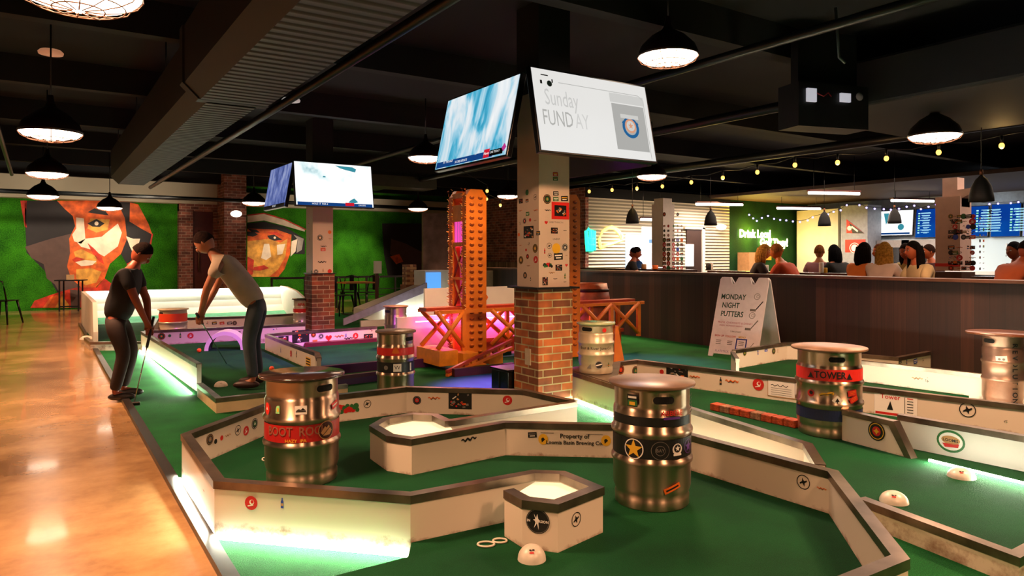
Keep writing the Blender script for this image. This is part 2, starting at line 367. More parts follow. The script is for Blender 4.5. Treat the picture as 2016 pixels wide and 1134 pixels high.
# ink colours
def ink(n, c): return mat('ink_' + n, c, rough=.45, var=0)
K_, W_, RD, OR_, YL, GN, BL, PK, GY, TN, PU = [ink(*a) for a in (('black', '141414'), ('white', 'e9e6df'), ('red', 'c3201c'), ('orange', 'dd6a1c'), ('yellow', 'e0b02a'), ('green', '2c6a35'), ('blue', '2a46b0'), ('pink', 'd84a86'), ('grey', '77736e'), ('tan', 'b98a58'), ('purple', '5c2f8c'))]
INKS = [K_, RD, OR_, YL, GN, BL, GY, TN, W_, PK]
def sticker_art(kind, w, rg):
    """small generic stickers: badge, dot, tag, script, sketch, photo, bottle"""
    a = Art(); r = w / 2
    c1 = rg.choice([K_, K_, GN, RD, BL, TN]); c2 = rg.choice([W_, YL, OR_, GY, TN])
    if kind == 'badge':
        a.disc(0, 0, r, K_, 1); a.ring(0, 0, r * .85, r * .08, c2, 2); a.disc(0, 0, r * .5, rg.choice([GN, GY, TN, RD]), 2); a.star(0, 0, r * .36, c2, 3, rg.choice([3, 4, 5, 6]), .5)
    elif kind == 'red':
        a.disc(0, 0, r, RD, 1); a.disc(r * .1, r * .12, r * .38, W_, 2, 10); a.disc(r * .18, r * .2, r * .25, RD, 3, 8); a.rect(-r * .1, -r * .35, r * .9, r * .16, W_, 2, .2)
    elif kind == 'ring':
        a.ring(0, 0, r, r * .12, K_, 1); a.star(0, 0, r * .62, K_, 1, 4, .35, .3); a.rect(0, 0, r * 1.2, r * .14, K_, 1, .5)
    elif kind == 'script':
        pts = [(-r + 2 * r * k / 10, r * .16 * sin(k * 1.9) + r * .1 * (k / 10)) for k in range(11)]
        a.line(pts, r * .16, rg.choice([K_, TN, OR_]), 1); a.line([(x, y - r * .12) for x, y in pts[2:8]], r * .08, K_, 2)
    elif kind == 'sketch':
        for q in range(5): a.rect(rg.uniform(-.6, .6) * r, rg.uniform(-.7, .7) * r, r * rg.uniform(.2, .6), r * rg.uniform(.12, .3), rg.choice([K_, K_, GY, c1]), 1, rg.uniform(-1, 1))
    elif kind == 'tag':
        a.rect(0, 0, w, w * .62, c1, 1, .05); a.rect(0, w * .1, w * .8, w * .12, c2, 2, .05); a.rect(0, -w * .12, w * .6, w * .1, W_, 2, .05)
    elif kind == 'photo':
        a.rect(0, 0, w, w * .7, K_, 1)
        for q in range(16): a.rect(rg.uniform(-.4, .4) * w, rg.uniform(-.27, .27) * w, w * rg.uniform(.06, .2), w * rg.uniform(.03, .1), rg.choice([RD, RD, OR_, W_, TN, GY]), 2 + q * .1, rg.uniform(-.8, .8))
    elif kind == 'bottle':
        a.poly([(-r * .3, -r), (r * .3, -r), (r * .3, r * .3), (r * .12, r * .6), (r * .12, r), (-r * .12, r), (-r * .12, r * .6), (-r * .3, r * .3)], c1, 1); a.rect(0, -r * .3, r * .5, r * .5, c2, 2)
    elif kind == 'dot': a.disc(0, 0, r, rg.choice([RD, K_, OR_, BL, GN]), 1, 12)
    elif kind == 'heart': a.heart(0, 0, r, RD, 1)
    elif kind == 'label':
        a.rect(0, 0, w, w * .62, W_, 1); a.rect(-w * .1, -w * .26, w * .75, w * .06, RD, 2); a.text('Tower', -w * .12, w * .17, w * .17, RD, 2, .01)
        a.poly([(-w * .2, -w * .16), (-w * .05, -w * .16), (-w * .12, w * .07)], K_, 2); a.rect(w * .22, 0, w * .012, w * .42, K_, 2)
        for q in range(6): a.rect(w * .34, w * (.18 - q * .07), w * .14, w * .02, K_ if q else RD, 2)
    elif kind == 'form':
        a.rect(0, 0, w, w * .55, TN, 1); a.rect(0, 0, w * .97, w * .5, W_, 2); a.line([(-w * .4 + k * w * .05, w * .06 + w * .03 * sin(k * 2)) for k in range(11)], w * .018, K_, 3)
        for q in range(4): a.rect(-w * .1, -w * (.02 + .06 * q), w * .6, w * .012, GY, 3)
        a.rect(w * .3, 0, w * .012, w * .46, K_, 3)
    elif kind == 'colour':
        for q in range(14):
            t = q / 13 * 2 - 1; a.disc(t * r * .8, r * .2 * sin(q * 2.3), r * rg.uniform(.15, .28), rg.choice([GN, GN, RD, K_]), 1 + q * .1, 8)
    return a
def stick(kind, px, py, wpx, p0, n, parent, rg=random, rightv=None, art=None, aspect=None):
    """a sticker where the photo shows it on a vertical face"""
    P, Z = on_plane(px, py, p0, n); w = wpx * Z / FPX
    rv = Vector((-n.y, n.x, 0)).normalized()
    proj = abs(rv.x * RX + rv.y * RY); w = w / max(.7, proj)
    if rv.x * RX + rv.y * RY < 0: rv = -rv
    a = art(w) if art else sticker_art(kind, w, rg)
    return a.build('sticker', plane_map(P, rv, (0, 0, 1), n), parent)
def adopt(o, root):
    o.parent = root
    o.matrix_parent_inverse = (Matrix.Translation(root.location) @ root.rotation_euler.to_matrix().to_4x4()).inverted(); return o
rg = random.Random(11)
# ------------------------------------------------------------------ materials of the place
M_turf = turf_mat('turf_deck', '063119', '125a2e'); M_turf2 = turf_mat('turf_low', '0a4420', '1c7a38', 180)
M_conc = concrete_mat()
M_board = board_mat('painted_board', 'd9cdbb', '7a4322')
M_clean = mat('white_paint', 'ddd8ce', rough=.5, var=.04, scale=3)
M_cap = mat('rail_cap_metal', '8a7b6e', rough=.3, metal=.9, var=.28, scale=5)
M_black = mat('black_metal', '0d0d0e', rough=.45, var=.1)
M_ceil = mat('ceiling_black', '030304', rough=.9, var=.15, scale=2)
M_hedge = turf_mat('hedge', '0e3a08', '3f8f16', 45)
M_brickO = brick_mat('orange_brick', 'b0602e', '5a3526', 'aaa078', bw=.2, bh=.066)
M_brickR = brick_mat('red_brick', '8a4636', '4f2a26', '9a8478', bw=.2, bh=.07)
M_wallbrick = brick_mat('wall_brick', 'a5614c', '63382f', 'b79c88', bw=.22, bh=.075)
M_wood = plank_mat('dark_planks', '1a0d0c', '2c1814', '43271e')
M_wood2 = plank_mat('brown_slats', '4a382b', '6d5544', '8a7058', .06)
M_cap2 = mat('ledge_wood', '4b3022', rough=.4, var=.15, scale=8)
M_beam = mat('soffit_paint', 'b9ad95', rough=.8, var=.06, scale=.6)
M_corr = wave_mat('corrugated_steel', '8d8674', 'e2d8c0', 'Z', .085, rough=.5, metal=.1, bump=1, dist=.03)
M_duct = wave_mat('duct_fabric', '0c0a0a', '38322f', 'Y', .10, rough=.6, bump=.8, dist=.03)
M_ductd = mat('duct_side', '17130f', rough=.6, var=.1)
LED = mat('led_strip', 'ffffff', emit=(.97, 1, .8), es=30)
LEDS = mat('led_strip_soft', 'ffffff', emit=(.97, 1, .8), es=30)
M_lit = mat('panel_painted_glow', 'e8e6d0', emit=(1, .95, .6), es=.5, rough=.4)  # emission paints LED light onto the white trough panels

# ------------------------------------------------------------------ room shell
XW = 8.09                                           # face of the bar half wall
mb = MB(); mb.box((-5, -3, -.2), (.60, 20.6, 0), M_conc); mb.box((.60, 15.9, -.2), (11.1, 20.6, 0), M_conc); struct('floor', mb)
mb = MB(); mb.box((.66, -3, -.2), (XW, 15.9, 0), M_turf2); struct('floor', mb)
mb = MB(); mb.box((XW, -3, -.2), (20.2, 13.5, 0), mat('bar_floor', '2a211c', rough=.4, var=.15, scale=1.5)); struct('floor', mb)
mb = MB(); mb.box((.60, -3, -.1), (.66, 15.9, .035), mat('turf_edge_trim', '3a3230', rough=.35, metal=.7, var=.1)); struct('trim_1', mb)
mb = MB(); mb.box((-5, -3, 3.5), (20.2, 21, 3.6), M_ceil); struct('ceiling', mb)
mb = MB(); mb.box((-5.1, -3, 0), (-5, 21, 3.5), M_clean); struct('wall_left', mb)
mb = MB(); mb.box((-5, 20.6, 0), (11.2, 20.75, 3.5), M_hedge); struct('wall_back', mb)
mb = MB(); mb.box((-5, -3.1, 0), (20.2, -3, 3.5), M_ceil); struct('wall_front', mb)
mb = MB(); mb.box((-5, 20.25, 2.69), (3.95, 20.6, 3.5), M_beam); mb.box((4.5, 20.25, 2.69), (11.1, 20.6, 3.05), M_beam); struct('wall_soffit', mb)
# brick return wall, door niche and pier at the far left
mb = MB(); X0, X1 = 3.02, 4.2
mb.box((X0, 20.35, 0), (X0 + .34, 20.6, 2.69), M_wallbrick); mb.box((X0 + .86, 20.35, 0), (3.95, 20.6, 2.69), M_wallbrick); mb.box((X0, 20.36, 2.5), (X1, 20.6, 2.69), M_wallbrick)
struct('wall_brick', mb)
mb = MB(); mb.box((3.95, 19.4, 0), (4.5, 20.6, 3.5), M_wallbrick); struct('wall_pier', mb)
mb = MB(); dm = mat('reddish_door', '5a241a', rough=.3, var=.1); mb.box((X0 + .34, 20.5, 0), (X0 + .86, 20.56, 2.5), dm); dr = struct('door_1', mb)
mb = MB(); mb.tube([(X0 + .5, 20.42, .9), (X0 + .5, 20.42, 2.0)], .02, mat('brushed_handle', 'b7a79b', rough=.25, metal=1)); mb.build('door_handle', None, dr, label='tall steel pull handle')
mb = MB(); mb.box((11.1, 13.5, 0), (11.2, 20.6, 3.0), M_wallbrick); struct('wall_right', mb)
mb = MB(); mb.box((10.9, 13.6, 0), (11.1, 20.6, 1.15), M_wood2); struct('wall_slats', mb)
# half wall of the bar with its cap
mb = MB(); mb.box((XW, -3, 0), (XW + .14, 13.4, 1.03), M_wood); struct('wall_half', mb)
mb = MB(); mb.box((XW - .05, -3, 1.03), (XW + .24, 13.42, 1.062), M_cap2); struct('trim_2', mb)
# far walls of the bar
mb = MB(); mb.box((11.1, 13.5, 0), (16.4, 13.6, 3.0), M_corr); struct('wall_corrugated', mb)
mb = MB(); mb.box((16.4, 13.5, 0), (20.2, 13.6, 3.0), turf_mat('bar_hedge', '0a2410', '1c4a1c', 60)); struct('wall_green', mb)
mb = MB(); mb.box((20.1, -3, 0), (20.2, 13.5, 3.5), mat('bar_wall', '8d9499', rough=.6)); struct('wall_bar', mb)
mb = MB(); mb.box((15.5, -3, 2.92), (20.1, 13.5, 3.0), mat('bar_ceiling', '4b3526', rough=.7)); struct('trim_3', mb)
mb = MB(); mb.box((11.1, 13.46, 2.75), (16.4, 13.5, 3.0), M_ceil); struct('trim_4', mb)

# ------------------------------------------------------------------ ceiling steel, pipes and the big duct
for k in range(9):
    y = -1 + 2.6 * k
    o = MB().box((-5, y, 3.2), (20, y + .14, 3.5), mat('beam_black', '020203', rough=.8)).build('ceiling_beam'); tag(o, 'black steel beam crossing the dark ceiling', 'beam', 'ceiling beams')
def pipe(pts, r, label, m=None, nm='ceiling_pipe', cat='pipe'):
    o = MB().tube(pts, r, m or mat('pipe_black', '0e1113', rough=.4, var=.1), 10).build(nm); return tag(o, label, cat)
pipe([(2.25, 1, 3.0), (2.25, 19.5, 3.0)], .045, 'long black pipe hanging along the right side of the ribbed duct')
pipe([(7.2, -1, 3.05), (7.2, 19, 3.05)], .06, 'dark pipe under the ceiling above the half wall')
pipe([(5.2, -1, 3.12), (5.2, 19, 3.12)], .04, 'thin dark pipe above the screens, parallel to the duct')
pipe([(-4, 18.9, 2.72), (10.9, 18.9, 2.72)], .05, 'black sprinkler pipe crossing in front of the soffit')
pipe([(9.9, -1, 2.95), (9.9, 13.2, 2.95)], .07, 'fat dark pipe over the bar stools')
pipe([(-.45, 3.2, 3.1), (-.5, 12, 3.1), (-.5, 18, 3.0)], .035, 'dark conduit on the ceiling at the far left')
a, b = gz(1648, 6, 3.2), gz(1672, 6, 2.72)
pipe([gz(1645, 6, 3.4), gz(1650, 6, 3.1), gz(1652, 6, 2.98), gz(1664, 6, 2.93)], .012, 'short bent grey conduit dangling at the top right', mat('conduit_grey', '5b6663', rough=.4, metal=.6))
# duct: octagonal section running along Y, hung left of the screens
DP = on_plane
def duct():
    t = thing('air_duct', 'wide dark ribbed air duct running away under the ceiling', 'duct', (1.2, 7, 2.45))
    x0, x1, zb, zt = .90, 1.52, 2.47, 3.0; c = .11
    def sect(w=0): return [(x0 + c - w, zb), (x1 - c * .6 + w, zb), (x1 + w, zb + c * .6), (x1 + w, zt), (x0 - w, zt), (x0 - w, zb + c)]
    for (ya, yb, w, nm) in ((-1, 5.7, .02, 'ribbed_section'), (5.76, 13.1, -.04, 'ribbed_section')):
        s = sect(w); mb = MB(); n = len(s)
        for k in range(n):
            p, q = s[k], s[(k + 1) % n]
            mb.face([(p[0], ya, p[1]), (q[0], ya, q[1]), (q[0], yb, q[1]), (p[0], yb, p[1])], M_duct if k in (0, 1) else M_ductd)
        mb.face([(p[0], ya, p[1]) for p in s], M_ductd); mb.face([(p[0], yb, p[1]) for p in s][::-1], M_ductd)
        adopt(mb.build(nm), t)
    mb = MB(); s = sect(.035); M = Matrix(((1, 0, 0, 0), (0, 0, 1, 0), (0, 1, 0, 0), (0, 0, 0, 1)))
    mb.prism([(p[0], p[1]) for p in s], 5.68, 5.8, M_ductd, M); adopt(mb.build('collar', norm=True), t)
    for y in (2, 4.6, 7.5, 10, 12.5):
        for x in (x0 + .1, x1 - .1): adopt(MB().tube([(x, y, zt), (x, y, 3.5)], .008, M_black, 6).build('hanger_rod'), t)
duct()
# second flat duct in the distance
o = MB().box((4.9, 14.6, 2.85), (7.6, 15.3, 3.1), mat('far_duct', '3a4038', rough=.5)).build('flat_duct'); tag(o, 'flat grey-green duct crossing behind the left pair of screens', 'duct')
o = MB().box((6.6, 2.0, 2.75), (9.0, 4.6, 3.2), mat('drop_box', '07090c', rough=.7), bev=.03).build('ceiling_soffit_box'); tag(o, 'large black housing hung from the ceiling above the keg wearing a red band', 'housing')

# ------------------------------------------------------------------ course decks
def deck(name, pts, z, label, m=None, zt=0.0):
    pts = [Vector((p.x, p.y, 0)) for p in pts]; cc = sum(pts, Vector()) / len(pts); pts = [p + (cc - p).normalized() * .02 for p in pts]
    bm = bmesh.new(); lo = [bm.verts.new((p.x, p.y, zt + .001)) for p in pts]; hi = [bm.verts.new((p.x, p.y, z)) for p in pts]
    n = len(pts); bm.faces.new(hi)
    for k in range(n): bm.faces.new((lo[k], lo[(k + 1) % n], hi[(k + 1) % n], hi[k]))
    bmesh.ops.recalc_face_normals(bm, faces=bm.faces)
    me = bpy.data.meshes.new(name); bm.to_mesh(me); bm.free(); me.materials.append(m or M_turf)
    o = bpy.data.objects.new(name, me); COL.objects.link(o); return tag(o, label, 'putting green')
T = .265; D = .06
def tp(l, z=T): return [gp(x, y, z) for x, y in l]
A_out = tp([(808, 972), (431, 944), (366, 854), (540, 790), (800, 761), (1032, 767), (1132, 789)])
A_in = tp([(1291, 836), (1640, 927), (1773, 1096)])
deck('putting_green', [gp(800, 1100, D)] + A_out + tp([(990, 812), (893, 826), (878, 827), (993, 829)]) + A_in + [gp(1775, 1330, D), gp(450, 1190, D)], D, 'dark green putting lane around the two nearest kegs')
B_crv = tp([(1116, 727), (1253, 708), (2016, 797), (2230, 822)])
B_low = tp([(2000, 1092), (1699, 981)], .12)
deck('putting_green', B_crv + [gp(2260, 1060, D)] + B_low + tp([(1640, 927), (1615, 914), (1590, 873)]), D, 'green putting lane with the brick row and two white domes')
deck('putting_green', tp([(281, 652), (384, 712)]) + tp([(396, 760), (430, 785), (683, 757)], .12) + tp([(625, 695), (524, 658), (470, 643)]), D, 'green putting lane with orange balls in front of the arch tunnel')
deck('putting_green', [gp(628, 722, D)] + tp([(524, 658), (742, 643)]) + [gp(850, 640, D), gp(1010, 690, D), gp(850, 706, D)], D, 'green lane between the purple lit rails and the orange bridge')
deck('putting_green', tp([(1442, 688), (1547, 674), (1724, 674), (1852, 687), (1939, 736), (1480, 706)]), D, 'green lane inside the farthest right rail by the half wall')
deck('putting_green', [gp(168, 684), gp(283, 690)] + tp([(281, 652), (470, 642), (600, 637)]) + [Vector((4.35, 15.0, 0)), Vector((.70, 15.0, 0))], D, 'mint lit green in front of the curved white bank wall')

# ------------------------------------------------------------------ course rails
def rail(name, label, pts, z0=0.0, z1=T, th=.042, led=None, capm=None, closed=False, boardm=None, cat='course rail', base=None):
    """a wall of boards through pts; returns (root, boards) ; led = list of (segment, side, height)"""
    P = [Vector((p.x, p.y, 0)) for p in pts]; n = len(P); c = sum(P, Vector()) / n
    t = thing(name, label, cat, (c.x, c.y, z0))
    def nrm(i):
        d = (P[(i + 1) % n] - P[i]).normalized(); return Vector((-d.y, d.x, 0))
    segs = n if closed else n - 1; off = []
    for i in range(n):
        if not closed and i == 0: m = nrm(0)
        elif not closed and i == n - 1: m = nrm(n - 2)
        else:
            a, b = nrm((i - 1) % n), nrm(i); s = a + b; m = s.normalized() / max(.3, s.normalized().dot(a)) if s.length > .2 else a
            if m.length > 2.2: m = m.normalized() * 2.2
        off.append(m)
    out = []; ch = .036
    for i in range(segs):
        j = (i + 1) % n; h = th / 2
        q = [P[i] - off[i] * h, P[j] - off[j] * h, P[j] + off[j] * h, P[i] + off[i] * h]
        o = MB().prism([(v.x, v.y) for v in q], z0, z1 - .006, boardm or M_board).build('board', norm=True); adopt(o, t)
        h2 = h + .006; q2 = [P[i] - off[i] * h2, P[j] - off[j] * h2, P[j] + off[j] * h2, P[i] + off[i] * h2]
        mb = MB(); cm = capm or M_cap
        mb.prism([(v.x, v.y) for v in q2], z1 - .006, z1, cm)
        for s in (-1, 1):
            a, b = P[i] + off[i] * h * s, P[j] + off[j] * h * s; a2, b2 = P[i] + off[i] * h2 * s, P[j] + off[j] * h2 * s
            mb.prism([(a.x, a.y), (b.x, b.y), (b2.x, b2.y), (a2.x, a2.y)], z1 - ch, z1 - .0055, cm)
        adopt(mb.build('metal_cap', norm=True), t)
        out.append((o, P[i], nrm(i), th / 2))
    for (i, s, hh) in (led or []):
        j = (i + 1) % n; a, b = P[i] + off[i] * (th / 2 + .004) * s, P[j] + off[j] * (th / 2 + .004) * s
        a2, b2 = P[i] + off[i] * (th / 2 + .018) * s, P[j] + off[j] * (th / 2 + .018) * s
        o = MB().prism([(a.x, a.y), (b.x, b.y), (b2.x, b2.y), (a2.x, a2.y)], hh, hh + .012, LED).build('light_strip', norm=True); adopt(o, t)
    return t, out
def stk(seg, kind, px, py, w, side=None, **kw):
    o, p, n, h = seg
    if n.x * FX + n.y * FY > 0: n = -n           # the face turned to the camera
    if side: n = -n
    return stick(kind, px, py, w, p + n * h, n, o, rg, **kw)
# hole nearest the camera, front rail with its octagonal end
t, s = rail('course_rail', 'front zigzag rail of the nearest lane, ending in a hollow octagon', tp([(1001, 963), (1035, 981), (1095, 988), (1174, 960), (1172, 953), (1107, 930), (1051, 928), (808, 972), (431, 944), (366, 854), (540, 790), (800, 761), (1032, 767), (1132, 789), (990, 812), (893, 826)][:1] + [(1035, 981), (1095, 988), (1175, 958), (1107, 930), (1051, 928), (808, 972), (431, 944), (366, 854), (540, 790), (800, 761), (1032, 767), (1132, 789)]),
            led=[(6, 0, 0)][:0])
fs = s
def led_strip(a, b, z, r=None, name='light_strip', par=None, m=None, out=None, w=8):
    a, b = Vector(a), Vector(b); d = (b - a).normalized()
    if out is None and m is None:
        out = Vector((-d.y, d.x, 0)).normalized()
        if out.x * FX + out.y * FY > 0: out = -out
    if m is None:
        c = (a + b) / 2 + out * .02; L_ = (Vector((a.x, a.y, 0)) - Vector((b.x, b.y, 0))).length
        Q = Matrix((tuple(Vector((d.x, d.y, 0)).normalized()), tuple((out * .75 + Vector((0, 0, -1))).normalized().cross(Vector((d.x, d.y, 0)).normalized()) * -1), tuple(-(out * .75 + Vector((0, 0, -1))).normalized()))).transposed()
        lt = light('led_glow', 'AREA', (c.x, c.y, z + .05), w * L_, (.97, 1, .78), L_, size_y=.02); lt.rotation_euler = Q.to_euler()
    n = Vector((-d.y, d.x, 0)) * .007
    o = MB().prism([((a - n).x, (a - n).y), ((b - n).x, (b - n).y), ((b + n).x, (b + n).y), ((a + n).x, (a + n).y)], z, z + .012, m or LED).build(name, norm=True)
    if par is not None: adopt(o, par)
    return o
def offs(p, q, d):       # line p-q shifted d to its camera-left
    e = (q - p).normalized(); nn = Vector((-e.y, e.x, 0)); return p + nn * d, q + nn * d
for (i, k) in ((5, None), (6, None), (7, None)):
    o, p, n, h = s[i]; q = s[i + 1][1]
    nn = n if (n.x * FX + n.y * FY) < 0 else -n
    if i == 5: q = p + (q - p)
    a, b = p + nn * .036, q + nn * .036
    a.z = b.z = 0
    if i == 5: a = a + (b - a) * .78
    led_strip(a, b, .004, par=t)
for seg, kind, x, y, w in ((1, 'badge', 1059, 1026, 0), (2, 'ring', 1134, 1022, 20), (6, 'red', 495, 990, 27), (6, 'bottle', 556, 990, 20), (7, 'script', 402, 966, 12),
        (8, 'badge', 413, 865, 15), (8, 'dot', 424, 869, 7), (8, 'dot', 436, 862, 7), (8, 'script', 448, 857, 13), (8, 'ring', 468, 847, 14), (8, 'red', 484, 848, 13), (8, 'badge', 501, 834, 15),
        (9, 'colour', 685, 804, 40), (9, 'ring', 723, 795, 13), (10, 'badge', 821, 788, 17), (10, 'script', 855, 784, 24), (10, 'photo', 906, 789, 46), (10, 'red', 999, 788, 19)):
    if w == 0:
        def art(w):
            a = Art(); a.disc(0, 0, w / 2, K_, 1, 28); a.text('IN    VERSION', 0, 0, w * .15, W_, 3, .02)
            a.poly([(w * x, w * y) for x, y in ((-.16, .3), (-.1, .08), (-.2, .05), (-.08, 0), (-.16, -.28), (-.03, -.08), (.04, -.34), (.03, -.02), (.1, .02), (.02, .1), (-.02, .3), (-.07, .12))], W_, 2)
            a.ring(0, 0, w * .47, w * .012, GY, 2); return a
        stk(s[seg], kind, x, y, 46, art=art)
    else: stk(s[seg], kind, x, y, w)
# scuffs
# the thin return rail and the hook with the lettered board
t2, s2 = rail('course_rail', 'inner rail with a hollow octagon hook and Property of lettering, behind keg with black bands',
              tp([(1132, 790), (893, 826), (880, 827), (856, 816), (812, 814), (760, 823), (736, 837), (768, 856), (811, 862), (993, 830), (1291, 836), (1640, 927), (1773, 1096), (1560, 1182)]))
for seg, kind, x, y, w in ((8, 'script', 923, 865, 28), (9, 'tag', 1048, 856, 17), (11, 'ring', 1582, 949, 20), (11, 'script', 1618, 962, 14),
                           (12, 'sketch', 1661, 998, 9), (12, 'photo', 1677, 1018, 20), (12, 'sketch', 1704, 1062, 8), (12, 'sketch', 1719, 1082, 12)):
    stk(s2[seg if seg < 11 else seg - 1], kind, x, y, w)
def prop(w):
    a = Art(); 
    for sx in (-.5, .5):
        a.disc(sx * w * .96, 0, w * .075, YL, 1, 20, 1.1); a.poly([(w * (sx * .96 + x), w * y) for x, y in ((-.02, -.05), (.03, 0), (0, .03), (-.03, .01))], K_, 2)
    a.text('Property of', 0, w * .055, w * .095, K_, 2, .02); a.text('Loomis Basin Brewing Co.', 0, -w * .045, w * .082, K_, 2, .02)
    a.rect(-w * .42, w * .1, w * .2, w * .008, GY, 1); a.rect(w * .3, w * .09, w * .26, w * .006, GY, 1); return a
stk(s2[9], 'x', 1131, 866, 128, art=prop)
# trough panels with LED light painted in as emission
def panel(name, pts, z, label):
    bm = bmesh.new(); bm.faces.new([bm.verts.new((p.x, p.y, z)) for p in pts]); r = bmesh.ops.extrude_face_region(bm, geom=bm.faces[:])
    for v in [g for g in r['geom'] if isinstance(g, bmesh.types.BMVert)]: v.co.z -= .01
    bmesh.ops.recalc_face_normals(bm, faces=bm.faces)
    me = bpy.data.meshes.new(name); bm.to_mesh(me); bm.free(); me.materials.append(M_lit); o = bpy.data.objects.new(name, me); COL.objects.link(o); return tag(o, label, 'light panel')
def shrink(pts, k=.92):
    c = sum(pts, Vector()) / len(pts); return [c + (p - c) * k for p in pts]
panel('trough_panel', shrink(tp([(1003, 958), (1037, 980), (1094, 987), (1172, 957), (1107, 931), (1052, 929)]), .93), .222, 'pale floor inside the front octagon, its glow painted in')
panel('trough_panel', shrink(tp([(738, 837), (768, 855), (811, 861), (905, 845), (893, 828), (856, 817), (812, 815), (762, 824)]), .93), .222, 'pale floor inside the hook octagon left of the lettered board, glow painted in')
led_strip(gp(905, 838, .2), gp(1120, 797, .2), .04, par=t2, m=LEDS)
# hole B near wall (lit from its foot) and back wall
t3, s3 = rail('course_rail', 'long pale rail starting at the brick pillar foot, lit along its base', tp([(1118, 728), (1590, 873), (1615, 914)]))
led_strip(gp(1134, 732, T) + Vector((-.04, -.05, 0)), gp(1560, 864, T) + Vector((-.03, -.06, 0)), .006, par=t3)
t4, s4 = rail('course_rail', 'sticker-covered back rail of the brick row lane, behind the blue based keg', tp([(1124, 724), (1253, 708), (2016, 797), (2240, 823)]))
for kind, x, y, w in (('badge', 1222, 728, 15), ('badge', 1251, 730, 15), ('dot', 1303, 732, 7), ('photo', 1333, 736, 35), ('script', 1368, 742, 16), ('bottle', 1419, 750, 11), ('script', 1441, 751, 20), ('red', 1493, 757, 17), ('form', 1545, 765, 50),
                      ('script', 1870, 0, 0), ('label', 1763, 796, 56), ('ring', 1905, 807, 21), ('sketch', 1980, 830, 8)):
    if w: stk(s4[1 if x > 1253 else 0], kind, x, y, w)
led_strip(gp(1445, 731, T) + Vector((.04, .03, 0)), gp(2120, 809, T) + Vector((.05, .03, 0)), .01, par=t4, out=(dd0 := (lambda v: Vector((v.x, v.y, 0)).normalized())(Vector((RX, RY, 0)) * .1 + Vector((FX, FY, 0)))), w=16)
deck('bounce_floor', tp([(1280, 783), (1590, 876), (1625, 922), (1300, 833)]), .02, 'added pale bounce floor between the two long rails right of the centre keg', M_clean)  # white sheet added over the turf to bounce pale light onto the board
deck('bounce_floor', tp([(1458, 734), (2016, 798), (2200, 820), (2100, 755), (1945, 740), (1600, 702), (1480, 707)]), .015, 'added pale bounce strip behind the blue based keg, between two long rails', M_clean)  # white sheet added so the LED lit band reads bright
# corner platform carrying the cream keg
o = MB().prism([(p.x, p.y) for p in tp([(1120, 728), (1211, 757), (1222, 712), (1140, 722)])], T - .03, T + .004, M_cap).build('corner_platform', norm=True); tag(o, 'flat metal corner plate under the cream keg', 'platform')
# low curb and the two boards at the right
t5, s5 = rail('course_curb', 'low pale curb crossing the lower right corner', tp([(1696, 979), (2000, 1090), (2150, 1010)], .12), z1=.12, cat='course curb')
t6, s6 = rail('course_rail', 'tall pale board with oval sticker at the right edge', tp([(1770, 815), (2016, 857), (2160, 885)]), boardm=M_clean)
stk(s6[0], 'ring', 1872, 869, 1)
def oval(w):
    a = Art(); a.disc(0, 0, w / 2, GN, 1, 24, .85); a.disc(0, 0, w * .42, W_, 2, 24, .8); a.disc(0, w * .05, w * .33, TN, 3, 20, .5); a.poly([(-w * .3, -w * .1), (w * .3, -w * .05), (w * .26, -w * .2), (-w * .2, -w * .24)], RD, 3); a.text('LOOMIS', 0, w * .04, w * .15, K_, 5, .02); return a
stk(s6[0], 'x', 1872, 869, 36, art=oval)
q0, q1 = gp(1829, 909, D), gp(2016, 955, D)
led_strip(q0, q1 + (q1 - q0) * .5, D + .004, par=t6)
# short wall with sloping end
p0, p1, p2 = gp(1662, 806, T), gp(1765, 829, T), gp(1815, 905, D)
dd = (p1 - p0).normalized(); L1 = (Vector((p1.x, p1.y, 0)) - Vector((p0.x, p0.y, 0))).length; L2 = L1 + .14
rt = thing('course_rail', 'short rail with a sloping end beside the keg with red band', 'course rail', (p0.x, p0.y, D))
dirv = Vector((dd.x, dd.y, 0)).normalized(); nv = Vector((-dirv.y, dirv.x, 0))
def slopeboard(h0, o0, m, nm, lo=None):
    mb = MB(); pr = [(0, 0), (L2, 0), (L1, T - h0), (0, T - h0)] if lo is None else lo
    Mx = Matrix(((dirv.x, 0, nv.x, p0.x), (dirv.y, 0, nv.y, p0.y), (0, 1, 0, 0), (0, 0, 0, 1)))
    mb.prism(pr, -o0, o0, m, Mx); o = mb.build(nm, norm=True); adopt(o, rt); return o
sb = slopeboard(.008, .021, M_board, 'board'); 
slopeboard(0, .026, M_cap, 'metal_cap', [(0, T - .034), (L1 - .004, T - .034), (L1 + .0, T), (0, T)]); slopeboard(0, .03, M_cap, 'metal_cap', [(L1 - .035, T - .03), (L2 - .03, 0.0), (L2 + .012, 0), (L1, T + .002)])
nn = nv if nv.x * FX + nv.y * FY < 0 else -nv
stick('badge', 1726, 849, 26, p0 + nn * .021, nn, sb, rg)
